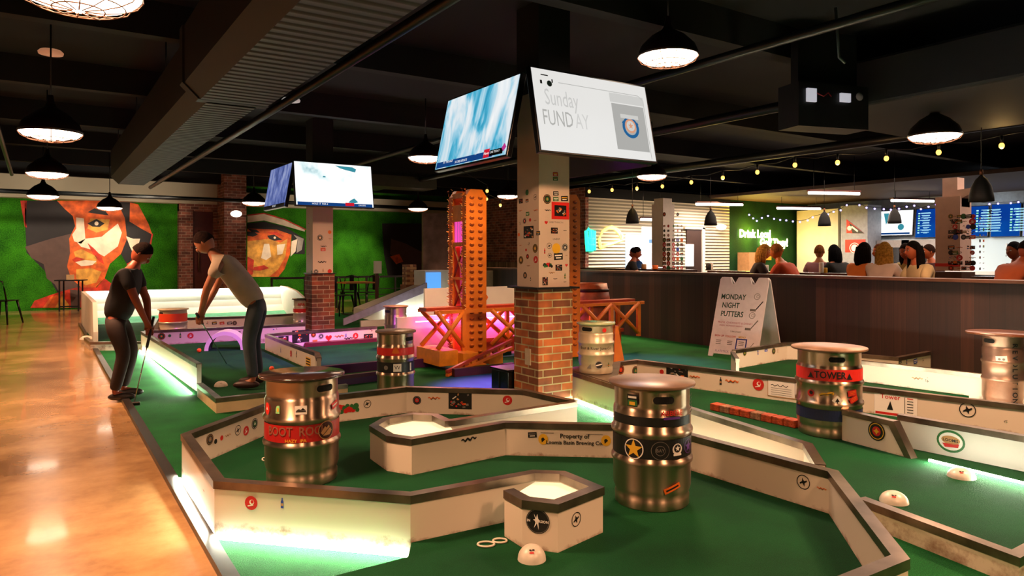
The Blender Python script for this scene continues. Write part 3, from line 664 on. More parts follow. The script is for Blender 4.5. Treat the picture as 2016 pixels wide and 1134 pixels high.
# far right hole by the half wall
t7, s7 = rail('course_rail', 'farthest right rail loop by the half wall, behind the keg with red band', tp([(1445, 689), (1547, 674), (1724, 674), (1852, 687), (1766, 703), (1640, 692)]))
for kind, x, y, w in (('badge', 1466, 695, 9), ('sketch', 1480, 692, 8), ('bottle', 1492, 693, 8), ('tag', 1508, 689, 8), ('badge', 1523, 691, 10), ('bottle', 1531, 690, 6)): stk(s7[0], kind, x, y, w)
for kind, x, y, w in (('tag', 1707, 689, 18), ('dot', 1729, 688, 6), ('script', 1790, 691, 8)): stk(s7[1 if x < 1724 else 2], kind, x, y, w)
for kind, x, y, w in (('tag', 1772, 712, 9), ('bottle', 1785, 711, 9), ('tag', 1802, 711, 12), ('sketch', 1817, 709, 8), ('photo', 1838, 704, 11)): stk(s7[3], kind, x, y, w)
t8, s8 = rail('course_rail', 'low sticker-scrawled rail leading to the tall grey keg at right', tp([(1600, 699), (1945, 737), (2100, 752)]))
stk(s8[0], 'script', 1806, 745, 14); stk(s8[0], 'sketch', 1824, 747, 9)
rail('course_rail', 'small stub post at the left end of the farthest right rail', tp([(1442, 692), (1452, 706)]), th=.03)
# left holes
t9, s9 = rail('course_rail', 'tall scuffed side rail glowing along its foot, left of the tunnel lane', tp([(281, 652), (383, 711), (392, 716)]))
a9, b9 = gp(283, 691), gp(388, 776); led_strip(a9 + Vector((-.05, 0, 0)), b9 + Vector((-.05, 0, 0)), .004, par=t9)
rail('course_curb', 'low pale curb closing the tunnel lane, left of the nearest keg', tp([(393, 755), (430, 784), (683, 757)], .12), z1=.125, cat='course curb', boardm=mat('raw_pine', 'd8bd92', rough=.6, var=.12, scale=4))
t10, s10 = rail('course_rail', 'back rail of the tunnel lane under the white arch', tp([(284, 651), (400, 646), (600, 637)]))
for kind, x, y, w in (('badge', 318, 662, 12), ('dot', 334, 661, 5), ('bottle', 355, 660, 9), ('red', 375, 661, 10)): stk(s10[0], kind, x, y, w)
for kind, x, y, w in (('photo', 465, 658, 14), ('tag', 500, 655, 10), ('sketch', 541, 646, 10)): stk(s10[1], kind, x, y, w)
t11, s11 = rail('course_rail', 'slanting pale rail with a yellow notice left of the purple lit rail', tp([(525, 658), (624, 694), (628, 704)]))
for kind, x, y, w in (('bottle', 553, 689, 7), ('red', 573, 696, 9), ('bottle', 584, 697, 9)): stk(s11[0], kind, x, y, w)
def yell(w):
    a = Art(); a.rect(0, 0, w, w * .55, YL, 1)
    for q in range(3): a.rect(0, w * (.16 - .16 * q), w * .8, w * .08, K_, 2)
    return a
stk(s11[0], 'x', 607, 712, 22, art=yell)
t12, s12 = rail('course_rail', 'purple lit sticker-covered rail in front of the rear brick pillar', tp([(527, 657), (741, 642)]))
for kind, x, y, w in (('photo', 558, 669, 16), ('photo', 592, 662, 27), ('badge', 617, 659, 8), ('badge', 632, 662, 8), ('heart', 647, 665, 11), ('script', 668, 662, 15), ('tag', 620, 672, 8), ('bottle', 681, 660, 6), ('script', 686, 666, 14), ('red', 700, 661, 9), ('photo', 725, 664, 15), ('sketch', 730, 648, 10)): stk(s12[0], kind, x, y, w)
o = MB().prism([(p.x, p.y) for p in [gp(600, 684, D), gp(742, 673, D), gp(742, 671, D), gp(600, 681, D)]], D, D + .05, mat('red_brown_paint', '5e1426', rough=.4)).build('kick_board', norm=True); tag(o, 'dark red kick board under the purple lit rail', 'board')
purp = mat('dark_purple_paint', '3f0f46', rough=.35, var=.06)
rail('course_curb', 'dark purple low curb behind the nearest keg, farther of two', tp([(632, 721), (744, 711), (850, 705)], .1), z1=.1, capm=purp, boardm=purp, cat='course curb')
rail('course_curb', 'dark purple low curb behind the nearest keg, nearer of two', tp([(664, 740), (760, 729)], .1), z1=.1, capm=mat('dark_red_paint', '4a0d20', rough=.35), boardm=purp, cat='course curb')
rail('course_curb', 'pale curb of the mint lit green at far left', tp([(169, 664), (181, 673), (282, 672)], .12), z1=.12, cat='course curb')
t13, s13 = rail('course_rail', 'pale rail with stickers below the white bank wall, right of the orange banded keg', tp([(300, 641), (308, 627), (480, 622), (578, 617)], .32), z1=.32)
for x in (395, 408, 422, 437, 452, 462): stk(s13[1], rg.choice(['badge', 'sketch', 'tag']), x, 636, 8)
# ------------------------------------------------------------------ curved white bank wall (back left)
def bank():
    t = thing('bank_wall', 'long curved white bank wall glowing along its top, back left', 'bank wall', (2.6, 15.6, 0))
    prof = [(15.0, D + .002), (15.2, .085), (15.4, .15), (15.55, .27), (15.63, .4), (15.66, .64), (15.72, .64), (15.72, 0), (15.0, 0)]
    x0, x1 = .70, 4.35; mb = MB(); n = len(prof)
    for k in range(n):
        a, b = prof[k], prof[(k + 1) % n]; m = M_clean
        if k == 0 or k == 1: m = mat('mint_lit_turf', '5bb089', rough=.9, var=.08)  # mint tone paints the light on the lower bank
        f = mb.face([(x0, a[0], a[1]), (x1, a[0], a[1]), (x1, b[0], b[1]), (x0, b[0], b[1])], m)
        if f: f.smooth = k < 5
    mb.face([(x0, p[0], p[1]) for p in prof][::-1], M_clean); mb.face([(x1, p[0], p[1]) for p in prof], M_clean)
    adopt(mb.build('curved_panel', norm=True), t)
    side = [(x1, .0), (x1 + .04, 0)]
    pts = [(12.6, 0), (15.72, 0), (15.72, .66), (15.3, .66), (14.6, .6), (13.8, .42), (13.1, .24), (12.6, .12)]
    Mx = Matrix(((0, 0, 1, 0), (1, 0, 0, 0), (0, 1, 0, 0), (0, 0, 0, 1)))
    adopt(MB().prism(pts, x1, x1 + .05, M_clean, Mx).build('end_panel', norm=True), t)
    pts = [(12.0, 0), (15.72, 0), (15.72, .64), (14.4, .64), (12.2, .62), (12.0, .2)]
    adopt(MB().prism(pts, .64, .70, M_clean, Mx).build('end_panel', norm=True), t)
    adopt(MB().box((.75, 15.60, .60), (x1, 15.63, .625), LEDS).build('light_strip'), t)
    def art(w):
        a = Art(); a.rect(0, 0, w, w * .22, GY, 1)
        for q in range(5): a.rect(-w * .38 + q * w * .19, 0, w * .13, w * .12, W_, 2)
        return a
    P, Z = on_plane(212, 590, (0, 15.0, 0), Vector((0, -1, 0)))
bank()
# ------------------------------------------------------------------ kegs
ST = steel_mat('keg_steel', 'c4ab94', .3); STD = steel_mat('keg_steel_dull', 'b09c8a', .42); STC = mat('keg_cream', 'cbbfa2', rough=.3, metal=.35, var=.05)
M_top = mat('round_top_wood', '33201a', rough=.25, var=.25, scale=6, coat=1)
M_topl = mat('round_top_light', '8a6a50', rough=.4, var=.2, scale=8)
def keg(loc, label, h=.585, r=.195, top=.225, m=ST, topm=M_top, bands=(), arts=(), handles=(0,), group='kegs with round tops', zc=0, rim=True, thick=.016):
    t = thing('keg_table', label, 'keg', loc, 0, group)
    H = h; hb = .09 * H / .585
    prof = [(r * .80, 0), (r * .93, 0.0), (r * .955, .006), (r * .96, .05), (r * .93, .062), (r * .97, .08), (r, .10), (r, H * .36), (r * 1.045, H * .375), (r * 1.055, H * .392), (r * 1.045, H * .41), (r, H * .425),
            (r, H * .60), (r * 1.045, H * .615), (r * 1.055, H * .632), (r * 1.045, H * .65), (r, H * .665), (r, H * .80), (r * .975, H * .825), (r * .955, H * .835), (r * .97, H * .85), (r * .97, H * .975), (r * .985, H * .99), (r * .96, H), (0, H)]
    if m is None: m = ST
    adopt_l(MB().lathe(prof, m, 48).build('body', norm=True), t)
    adopt_l(MB().lathe([(0, H), (top * .985, H), (top, H + .004), (top, H + thick - .003), (top * .99, H + thick), (0, H + thick)], topm, 48).build('round_top', norm=True), t)
    body = t.children[0]
    for a in handles:
        a0 = R_(a); w, hh, z = .105, .036, H * .915; mp = cyl_map(r * .97, a0, z)
        ar = Art(); n = 22; out = []; inn = []
        for (ex, rr) in ((.008, 0), (0, 1)):
            pts = []
            for k in range(n):
                an = 2 * pi * k / n; cx = (w / 2 - hh / 2) * (1 if cos(an) > 0 else -1); pts.append((cx + cos(an) * (hh / 2 + ex), sin(an) * (hh / 2 + ex)))
            ar.poly(pts, m if rr == 0 else mat('keg_hole', '020202', rough=.9, var=0), 1 + rr * 2)
        ar.build('hand_hole', mp, body, curved=True)
    for (z0, z1, mm, a0, a1) in bands:
        mb = MB(); nseg = 40
        for k in range(nseg):
            u, v = R_(a0 + (a1 - a0) * k / nseg), R_(a0 + (a1 - a0) * (k + 1) / nseg); rr = r + .0022
            f = mb.face([(rr * cos(u), rr * sin(u), z0 * H), (rr * cos(v), rr * sin(v), z0 * H), (rr * cos(v), rr * sin(v), z1 * H), (rr * cos(u), rr * sin(u), z1 * H)], mm); f.smooth = True
        mb.build('label_band', None, body)
    for (a, z, art) in arts:
        art.build('sticker', cyl_map(r, R_(a), z * H, .004), body, curved=True)
    return t
def adopt_l(o, t): o.parent = t; return o
def cang(loc): return math.degrees(atan2(-loc[1], -loc[0]))   # angle on the keg facing the camera
redb = ink('deep_red', 'a91a16'); blackb = ink('band_black', '131313'); navy = ink('navy', '14204a'); redk = ink('bright_red', 'd2271f')
def K(px, py, z=D): return gp(px, py, z)
# A: nearest left
loc = K(595, 941); c = cang(loc)
band = Art().text('BOOT  ROCK', -.02, .012, .068, ink('faded_red_grey', '8d5a45'), 2, .012, sx=.8); band.text('HAZY  IPA', -.02, -.035, .024, YL, 2, .01)
logo = Art().disc(0, 0, .047, ink('logo_dark', '3a1512'), 2, 28).ring(0, 0, .05, .004, TN, 3, 28).poly([(-.035, -.01), (-.01, .022), (0, .012), (.015, .026), (.036, -.006), (.02, -.028), (-.02, -.028)], TN, 3).line([(-.03, -.03), (.03, .02)], .004, K_, 4)
tagw = Art().rect(0, 0, .062, .046, W_, 1).poly([(-.025, -.002), (-.01, .006), (0, .002), (.01, .012), (.025, -.002)], K_, 2).rect(0, -.007, .05, .006, K_, 2)
def st(kind, w): return sticker_art(kind, w, rg)
keg(loc, 'nearest left keg with a red lettered band and dark round top', .574, .2, .232, ST, bands=[(.43, .59, redb, c - 92, c + 92)],
    arts=[(c - 4, .51, band), (c + 38, .52, logo), (c - 2, .735, tagw), (c - 62, .73, Art().disc(0, 0, .022, redk, 1, 20, 1.5).star(0, 0, .012, W_, 2, 3)), (c - 38, .735, Art().poly([(-.012, -.02), (.012, -.02), (.012, .022), (-.004, .022), (-.012, .006)], ink('lime', '8fd48a'), 1).rect(.002, 0, .01, .02, YL, 2)),
          (c + 58, .74, Art().rect(0, 0, .06, .036, redk, 1, .3).rect(0, 0, .05, .008, W_, 2, .3))], handles=[c + 38, c - 142])
# B: centre
loc = K(1283, 984); c = cang(loc)
starb = Art().ring(0, 0, .05, .005, W_, 2, 32).star(0, 0, .048, YL, 2, 5, .4)
star2 = Art().ring(0, 0, .044, .002, GY, 2, 32).ring(0, 0, .024, .002, GY, 2).text('BAY', 0, 0, .022, GY, 2, .01)
star3 = Art().disc(0, 0, .028, W_, 2, 14).disc(0, .004, .02, blackb, 3, 16).star(0, .004, .015, W_, 4, 5).rect(0, -.026, .046, .01, W_, 3)
keg(loc, 'centre keg with black bands and a white star in a ring', .594, .194, .217, ST, topm=M_topl, bands=[(.435, .595, blackb, c - 100, c + 100), (.70, .775, blackb, c - 70, c + 70)],
    arts=[(c - 26, .51, starb), (c + 12, .51, star2), (c + 38, .515, star3), (c + 62, .52, Art().ring(0, 0, .035, .003, PU, 2).star(0, 0, .03, PU, 2)), (c - 28, .905, Art().rect(0, 0, .056, .06, K_, 1).rect(0, -.012, .05, .028, GN, 2).rect(0, -.014, .03, .016, YL, 3).rect(0, .016, .044, .01, W_, 2)),
          (c + 30, .79, Art().text('ABBERE', 0, .012, .034, redk, 2, .012).rect(0, -.012, .09, .012, PU, 1)), (c + 30, .2, Art().rect(0, 0, .09, .026, OR_, 1, .35).rect(0, 0, .07, .008, K_, 2, .35)),
          (c + 74, .84, Art().line([(-.02, .05), (.02, .06)], .006, K_).line([(-.02, .03), (.02, .04)], .006, K_).line([(-.02, .01), (.02, .02)], .006, K_).line([(-.02, -.01), (.02, 0)], .006, K_).line([(-.02, -.03), (.02, -.02)], .006, K_))], handles=[c + 18, c - 162])
# C: TOWER keg
loc = K(1632, 851); c = cang(loc)
tri = [(-.016, -.016), (.016, -.016), (0, .018)]
tw = Art().text('TOWER', 0, 0, .066, K_, 2, .02, sx=.85)
for sx in (-.125, .125): tw.poly([(x + sx, y) for x, y in tri], K_, 2).rect(sx, -.02, .045, .006, K_, 2)
spade = Art().rect(0, 0, .05, .05, W_, 1, pi / 4).poly([(-.014, -.008), (.014, -.008), (0, .017)], K_, 2).rect(0, -.012, .006, .014, K_, 2)
redt = Art().rect(0, .02, .07, .04, redb, 1, .12).rect(.012, -.022, .07, .04, redb, 1.5, .4)
for q in range(3): redt.rect(0, .03 - q * .01, .05, .003, OR_, 2, .12).rect(.012, -.012 - q * .01, .05, .003, OR_, 2, .4)
keg(loc, 'keg with a red lettered band and a dark blue base stripe', .59, .213, .25, ST, topm=M_topl, bands=[(.665, .80, redk, c - 100, c + 100), (.205, .33, navy, c - 100, c + 100)],
    arts=[(c + 2, .732, tw), (c - 32, .51, Art().disc(0, 0, .024, redk, 1).disc(.004, .005, .013, K_, 2)), (c - 4, .515, Art().line([(-.045, -.012), (-.02, .004), (0, -.004), (.02, .012), (.045, .006)], .016, YL, 1).line([(-.04, -.01), (.04, .008)], .005, K_, 2)), (c + 14, .45, spade), (c + 42, .5, redt)], handles=[c + 14, c - 166])
# D: behind the nearest rail
loc = gz(779, 6.5, 0); c = cang(loc)
keg(loc, 'slim keg with red and black bands behind the nearest rail', .61, .167, .185, ST, topm=M_topl, bands=[(.68, .79, redk, c - 100, c + 100), (.43, .58, blackb, c - 100, c + 100)],
    arts=[(c + 0, .75, Art().star(0, 0, .04, OR_, 1, 3, .6)), (c - 30, .505, Art().disc(0, 0, .02, GY, 2)), (c + 5, .505, Art().rect(0, 0, .07, .07, W_, 2).text('W', 0, 0, .05, K_, 3)), (c + 50, .505, Art().rect(0, 0, .02, .07, W_, 2))], handles=[c + 50])
# far ones
loc = gz(779, 9.6, 0); c = cang(loc)
keg(loc, 'small copper toned keg in front of the white ramp', .62, .15, .17, STD, topm=M_topl, handles=[c - 50])
loc = gz(341, 10.7, .0); c = cang(loc)
keg(loc, 'cream keg with an orange band in front of the white bank wall', .50, .195, .215, STC, topm=mat('top_white', 'cdbfa0', rough=.5), bands=[(.62, .9, ink('orange_red', 'e0421a'), c - 100, c + 100)], arts=[(c - 20, .4, st('badge', .05)), (c + 20, .4, Art().text('GATE', 0, 0, .05, GY, 2))], handles=[c - 60])
loc = gz(593, 11.6, 0); c = cang(loc)
keg(loc, 'slim keg with a red stripe beside the rear brick pillar', .60, .125, .15, STC, topm=M_top, bands=[(.62, .76, redk, c - 100, c + 100)], arts=[(c, .87, Art().text('APA', 0, 0, .06, redk, 2, .02)), (c - 10, .4, st('badge', .05))], handles=[])
# G cream on the corner plate
loc = gz(1173, 6.35, T + .004); c = cang(loc)
scr = Art().text('Boat & River June Co', 0, 0, .034, K_, 2, .004)
keg(loc, 'cream keg with dark script lettering right of the main brick pillar', .43, .155, .172, STC, topm=mat('top_green_reflection', 'a7b58a', rough=.25, coat=.4), arts=[(c, .53, scr), (c + 10, .2, Art().disc(0, 0, .034, K_, 1, 28).ring(0, 0, .032, .002, W_, 2).line([(-.026, -.006), (.026, .008)], .01, W_, 2)), (c - 22, .17, Art().poly([(-.02, -.02), (.02, -.02), (.014, .02)], GY, 1)), (c + 44, .2, st('bottle', .04)), (c + 28, .9, Art().disc(0, 0, .019, redk, 1)), (c + 70, .95, Art().disc(0, 0, .012, redk, 1, 6))], handles=[c - 32])  # green reflection on the round top is painted into its colour
# H REVOLUTION
loc = gz(1974, 6.15, 0); c = cang(loc)
rev = Art()
for k, ch in enumerate('REVOLUTION'): rev.text(ch, 0, .2 - k * .052, .058, K_, 2, .025, a=-pi / 2)
keg(loc, 'tall grey keg with vertical black lettering at the right edge', .63, .152, .275, mat('keg_grey_steel', 'a88a78', rough=.38, metal=.85, var=.1), topm=mat('top_copper', '6b3d26', rough=.3, coat=.3), arts=[(c + 33, .55, rev), (c - 3, .68, Art().rect(0, 0, .08, .055, W_, 1, .1).disc(-.015, 0, .01, GY, 2).disc(.015, 0, .01, GY, 2)), (c - 75, .68, Art().disc(0, 0, .014, K_, 1))], handles=[c - 42])

# ------------------------------------------------------------------ small things on the lanes
def dome(px, py, r, label, deckz=D, face=False, sz=.72):
    p = gp(px, py, deckz); o = MB().ball((0, 0, 0), r, mat('dome_white', 'd8cfc0', rough=.35, var=.05, scale=30), 24, (1, 1, sz * 1.05), half=True).build('tee_dome', norm=True); o.location = p
    for f in o.data.polygons: f.use_smooth = True
    tag(o, label, 'dome', 'white tee domes')
    a = Art().rect(-.007, .012, .012, .006, K_, 1).rect(.008, .013, .012, .006, K_, 1).rect(.0, .002, .018, .007, RD, 1)
    al = atan2(-p.y, -p.x)
    def mp(x, y, l):
        el = R_(42) + y / r; az = al + x / (r * .75); q = Vector((cos(el) * cos(az), cos(el) * sin(az), sin(el) * sz * 1.05)) * (r + .0015 + l); return q
    if face: a.build('sticker', mp, o)
    else: Art().rect(0, 0, .022, .006, GY, 1).build('sticker', mp, o)
dome(1047, 1101, .0585, 'white dome with tiny marks below the front octagon', face=True, sz=1.0)
dome(1760, 988, .068, 'white dome in the middle of the right lane', face=True, sz=.78)
dome(1893, 939, .072, 'white dome at the foot of the tall right board', face=True, sz=.7)
dome(435, 760, .062, 'white dome on the tunnel lane, left of the nearest keg', sz=.75)
dome(170, 668, .09, 'white dome in the corner of the mint lit green', sz=.6)
for (x, y, l) in ((392, 694, 'orange golf ball left of the arch tunnel'), (535, 731, 'orange golf ball behind the nearest keg')):
    p = gp(x, y, D); o = MB().ball((0, 0, 0), .028, mat('orange_ball', 'e2501c', rough=.3, var=0), 16).build('golf_ball'); o.location = p + Vector((0, 0, .028)); tag(o, l, 'golf ball', 'golf balls')
    for f in o.data.polygons: f.use_smooth = True
# rope-like white loops
p = gp(972, 1072, D); mb = MB(); ax = Vector((RX, RY, 0)); ay = Vector((FX, FY, 0))
for (dx, r0, dy, m0) in ((-.033, .036, -.008, 1), (.026, .03, .03, 1)):
    pts = [p + ax * (dx + r0 * cos(a)) + ay * (dy + r0 * .75 * sin(a)) + Vector((0, 0, .005)) for a in [2 * pi * k / 24 for k in range(25)]]; mb.tube(pts, .0045, mat('ring_white', 'ddd3bf', rough=.5), 6)
o = mb.build('ring_pair'); tag(o, 'pair of pale joined rings lying on the turf by the front octagon', 'ring')
pts = [gp(521 + 5 * cos(a), 904 + 3 * sin(a), D + .005) for a in [2 * pi * k / 16 for k in range(17)]]
o = MB().tube(pts, .004, MATS['ring_white'], 6).build('cup_ring'); tag(o, 'small pale ring on the turf beside the nearest left keg', 'ring')
# row of bricks
b0, b1 = gp(1404, 806, D), gp(1572, 842, D); dv = (b1 - b0).normalized(); nb = 8; Ln = (b1 - b0).length / nb
ob = mat('orange_paint_brick', 'b5461a', rough=.6, var=.25, scale=25, bump=.4); od = mat('worn_brick', '9a6a4c', rough=.7, var=.3, scale=30, bump=.4)
for k in range(nb):
    c = b0 + dv * Ln * (k + .5); mb = MB().box((-Ln / 2 + .002, -.045, 0), (Ln / 2 - .002, .045, .055), od if k in (1, 4) else ob, bev=.006)
    o = mb.build('brick'); o.location = (c.x, c.y, D); o.rotation_euler = (0, 0, atan2(dv.y, dv.x)); where = ['leftmost, at the free end of the row', 'second from the free left end', 'third from the free left end', 'fourth from the free left end', 'fifth from the free left end', 'sixth, third from the keg', 'seventh, second from the keg', 'eighth, touching the keg with red band'][k]
    tag(o, ('worn pale' if k in (1, 4) else 'orange painted') + ' brick, ' + where, 'brick', 'bricks laid in a row')
# black cabinet at the pillar
p = gz(1012, 6.55, 0); t = thing('cabinet', 'small black cabinet at the left foot of the main brick pillar', 'cabinet', (p.x, p.y, 0))
adopt_l(MB().box((-.16, -.14, 0), (.16, .14, .27), mat('cabinet_black', '060807', rough=.25, var=.05), bev=.008).build('body'), t); adopt_l(MB().box((-.17, -.15, .27), (.17, .15, .285), MATS['cabinet_black']).build('top_panel'), t)
adopt_l(MB().box((-.168, -.004, .02), (-.16, .004, .25), mat('cabinet_trim', '39463f', rough=.3, metal=.8)).build('trim_strip'), t)
# arch tunnel
p = gp(442, 690, D); t = thing('arch_tunnel', 'white half round tunnel over the back rail of the tunnel lane', 'tunnel', (p.x, p.y, D), -YAW + .25)
mb = MB(); ro, ri, dp, n = .25, .2, .34, 20
for k in range(n):
    a, b = pi * k / n, pi * (k + 1) / n
    for (r0, m) in ((ro, M_clean), (ri, mat('tunnel_inside', '20302c', rough=.8))): mb.face([(r0 * cos(a), 0, r0 * sin(a)), (r0 * cos(b), 0, r0 * sin(b)), (r0 * cos(b), dp, r0 * sin(b)), (r0 * cos(a), dp, r0 * sin(a))], m)
    for y in (0, dp): mb.face([(ri * cos(a), y, ri * sin(a)), (ro * cos(a), y, ro * sin(a)), (ro * cos(b), y, ro * sin(b)), (ri * cos(b), y, ri * sin(b))], M_clean)
adopt_l(mb.build('arch_shell'), t); adopt_l(MB().box((.25, .01, 0), (.42, .05, .17), M_clean).build('side_board'), t); adopt_l(Art().rect(0, 0, .05, .04, RD).rect(0, -.045, .04, .03, GN).build('sticker', plane_map((.33, .008, .1), (1, 0, 0), (0, 0, 1), (0, -1, 0))), t)

# ------------------------------------------------------------------ pillars
def pillar(cx, cy, label, s=.33, brick=M_brickO, bh=1.02, ledge=.46, topz=3.5, upper=None, faces=None, bs=.37):
    t = thing('pillar', label, 'pillar', (cx, cy, 0))
    adopt_l(MB().box((-bs / 2, -bs / 2, 0), (bs / 2, bs / 2, bh), brick).build('brick_base'), t)
    if ledge: adopt_l(MB().box((-ledge / 2, -ledge / 2, bh), (ledge / 2, ledge / 2, bh + .016), M_black).build('ledge'), t)
    c = MB().box((-s / 2, -s / 2, bh + .016), (s / 2, s / 2, topz), upper or mat('pillar_paint', 'cdb9a8', rough=.5, var=.05, scale=2)).build('painted_shaft'); adopt_l(c, t)
    if topz > 3: adopt_l(MB().box((-s / 2 - .004, -s / 2 - .004, 2.72), (s / 2 + .004, s / 2 + .004, topz), mat('shaft_black', '07080a', rough=.7, var=0)).build('dark_upper_shaft'), t)  # shaft is drawn black above the screens
    return t, c
def pstk(c, cx, cy, s, lst, face):
    n = Vector((-1, 0, 0)) if face == 'L' else Vector((0, -1, 0)); p0 = Vector((cx, cy, 0)) + n * s / 2
    for (kind, x, y, w) in lst:
        o = stick(kind, x, y, w, p0, n, None, rg); 
        o.parent = c; o.matrix_parent_inverse = Matrix.Translation((-cx, -cy, 0))
MC = (3.55 + .165, 4.94 + .165)
_, c = pillar(MC[0], MC[1], 'main sticker-covered pillar on an orange brick base, under the big screens')
pstk(c, MC[0], MC[1], .33, [('photo', 1026, 396, 9), ('dot', 1038, 379, 8), ('tag', 1038, 395, 7), ('ring', 1054, 388, 8), ('script', 1025, 415, 8), ('tag', 1039, 421, 8), ('script', 1055, 414, 10), ('badge', 1033, 435, 8), ('dot', 1044, 433, 5), ('script', 1054, 434, 7), ('sketch', 1024, 440, 6), ('photo', 1041, 457, 24), ('tag', 1060, 459, 9), ('dot', 1022, 462, 5),
    ('sketch', 1041, 480, 6), ('script', 1025, 483, 6), ('badge', 1054, 489, 12), ('dot', 1036, 492, 4), ('badge', 1039, 505, 7), ('badge', 1026, 512, 11), ('red', 1055, 511, 10), ('script', 1041, 523, 8), ('badge', 1034, 542, 9), ('bottle', 1045, 549, 5)], 'L')
pstk(c, MC[0], MC[1], .33, [('tag', 1093, 343, 10), ('tag', 1093, 352, 10), ('badge', 1077, 392, 16), ('tag', 1094, 381, 11), ('tag', 1094, 392, 11), ('tag', 1111, 391, 14), ('script', 1078, 414, 12), ('heart', 1075, 438, 7), ('photo', 1091, 454, 14), ('script', 1112, 454, 7), ('ring', 1081, 484, 10), ('badge', 1112, 487, 12), ('bottle', 1072, 494, 9), ('ring', 1082, 503, 8), ('tag', 1099, 505, 18), ('script', 1115, 503, 6),
    ('colour', 1078, 522, 20), ('photo', 1100, 527, 14), ('heart', 1115, 522, 6), ('photo', 1073, 550, 11), ('photo', 1073, 557, 11), ('script', 1093, 549, 8), ('bottle', 1112, 543, 9), ('script', 1112, 555, 6), ('script', 1086, 537, 12)], 'R')
def redframe(w):
    a = Art(); a.rect(0, 0, w, w * .78, redk, 1); a.rect(0, 0, w * .68, w * .5, K_, 2); r2 = random.Random(3)
    for q in range(10): a.rect(r2.uniform(-.25, .25) * w, r2.uniform(-.17, .17) * w, w * .16, w * .06, r2.choice([OR_, W_, GN, GY]), 3 + q * .1, r2.uniform(-1, 1))
    return a
n = Vector((0, -1, 0)); p0 = Vector((MC[0], MC[1], 0)) + n * .165
for (x, y, w, art) in ((1103, 415, 36, redframe), (1095, 438, 30, lambda w: Art().text('EVERYTHING IN', 0, 0, w * .13, GY, 1, .01)), (1095, 471, 20, lambda w: Art().text('LINEUP', 0, 0, w * .22, GY, 1, .01)), (1095, 489, 17, lambda w: Art().disc(0, 0, w / 2, YL, 1, 24))):
    o = stick('x', x, y, w, p0, n, None, art=art); o.parent = c; o.matrix_parent_inverse = Matrix.Translation((-MC[0], -MC[1], 0))
o = MB().box((MC[0] - .197, MC[1] - .08, .36), (MC[0] - .187, MC[1] - .0, .5), mat('outlet_plate', 'b5a58c', rough=.4)).build('outlet'); tag(o, 'pale outlet cover on the left side of the main brick pillar', 'outlet')
LC = (3.765, 11.32)
_, c = pillar(LC[0], LC[1], 'rear white pillar on a dark red brick base, under the smaller screens', brick=M_brickR, ledge=.40)
pstk(c, LC[0], LC[1], .33, [('badge', 630, 468, 10), ('dot', 649, 457, 6), ('script', 637, 485, 10), ('tag', 636, 491, 8), ('script', 634, 516, 14), ('badge', 622, 535, 8), ('bottle', 636, 532, 6), ('dot', 649, 534, 7), ('script', 650, 470, 6)], 'R')
pstk(c, LC[0], LC[1], .33, [('script', 608, 440, 5), ('bottle', 609, 470, 5), ('sketch', 607, 500, 5), ('dot', 613, 535, 4)], 'L')
RC = (10.9, 5.0); s_ = .33
_, c = pillar(RC[0], RC[1], 'sticker-covered pillar among the bar guests at right', bh=1.08, ledge=None, topz=2.15, bs=.4, brick=M_cap2, upper=mat('pink_pillar', 'c9a596', rough=.5, var=.04))
grid = [(rg.choice(['badge', 'dot', 'tag', 'photo', 'sketch', 'script', 'red']), 1872 + 8.6 * i + rg.uniform(-1, 1), 426 + 10.2 * j, rg.uniform(6, 9)) for i in range(6) for j in range(11) if rg.random() < .85 and j != 5]
pstk(c, RC[0], RC[1], .33, grid, 'L')
pstk(c, RC[0], RC[1], .33, [(rg.choice(['dot', 'tag', 'script']), 1929 + 7 * i, 430 + 11 * j, 6) for i in range(2) for j in range(10)], 'R')
o = Art().rect(0, 0, .34, .045, redk, 1).build('sticker', plane_map((-.165, 0, 1.3 - .012 * 10), (0, -1, 0), (0, 0, 1), (-1, 0, 0)), c)
# cow-like cardboard top of that pillar
mb = MB(); mb.box((-.10, -.1, 2.15), (.1, .1, 2.42), MATS['pink_pillar']); mb.prism([(-.165, 2.0), (-.165, 2.12), (-.34, 2.2), (-.36, 2.26), (-.1, 2.24), (-.1, 2.15)], -.12, .12, MATS['pink_pillar'], Matrix(((0, 0, 1, 0), (1, 0, 0, 0), (0, 1, 0, 0), (0, 0, 0, 1))))
mb.build('pillar_cap', None, bpy.data.objects[c.parent.name], norm=True)
CC = (10.95, 10.75)
_, c = pillar(CC[0], CC[1], 'speckled pillar covered in red and black labels behind the half wall', bh=1.06, ledge=None, topz=2.4, bs=.36, brick=M_cap2, upper=mat('speckled_pillar', 'd8cabb', rough=.5, var=.03))
for f, xs in (('L', [1308, 1316]), ('R', [1326, 1334, 1342])):
    pstk(c, CC[0], CC[1], .33, [(rg.choice(['photo', 'tag', 'dot', 'badge', 'red']), x, 445 + 9.2 * j, 7 if j > 2 else 4) for x in xs for j in range(10)] + [('badge', xs[-1] - 8, 422, 6)], f)
mb = MB().box((-.13, -.13, 2.4), (.13, .13, 2.52), MATS['speckled_pillar']); mb.build('pillar_cap', None, c.parent)

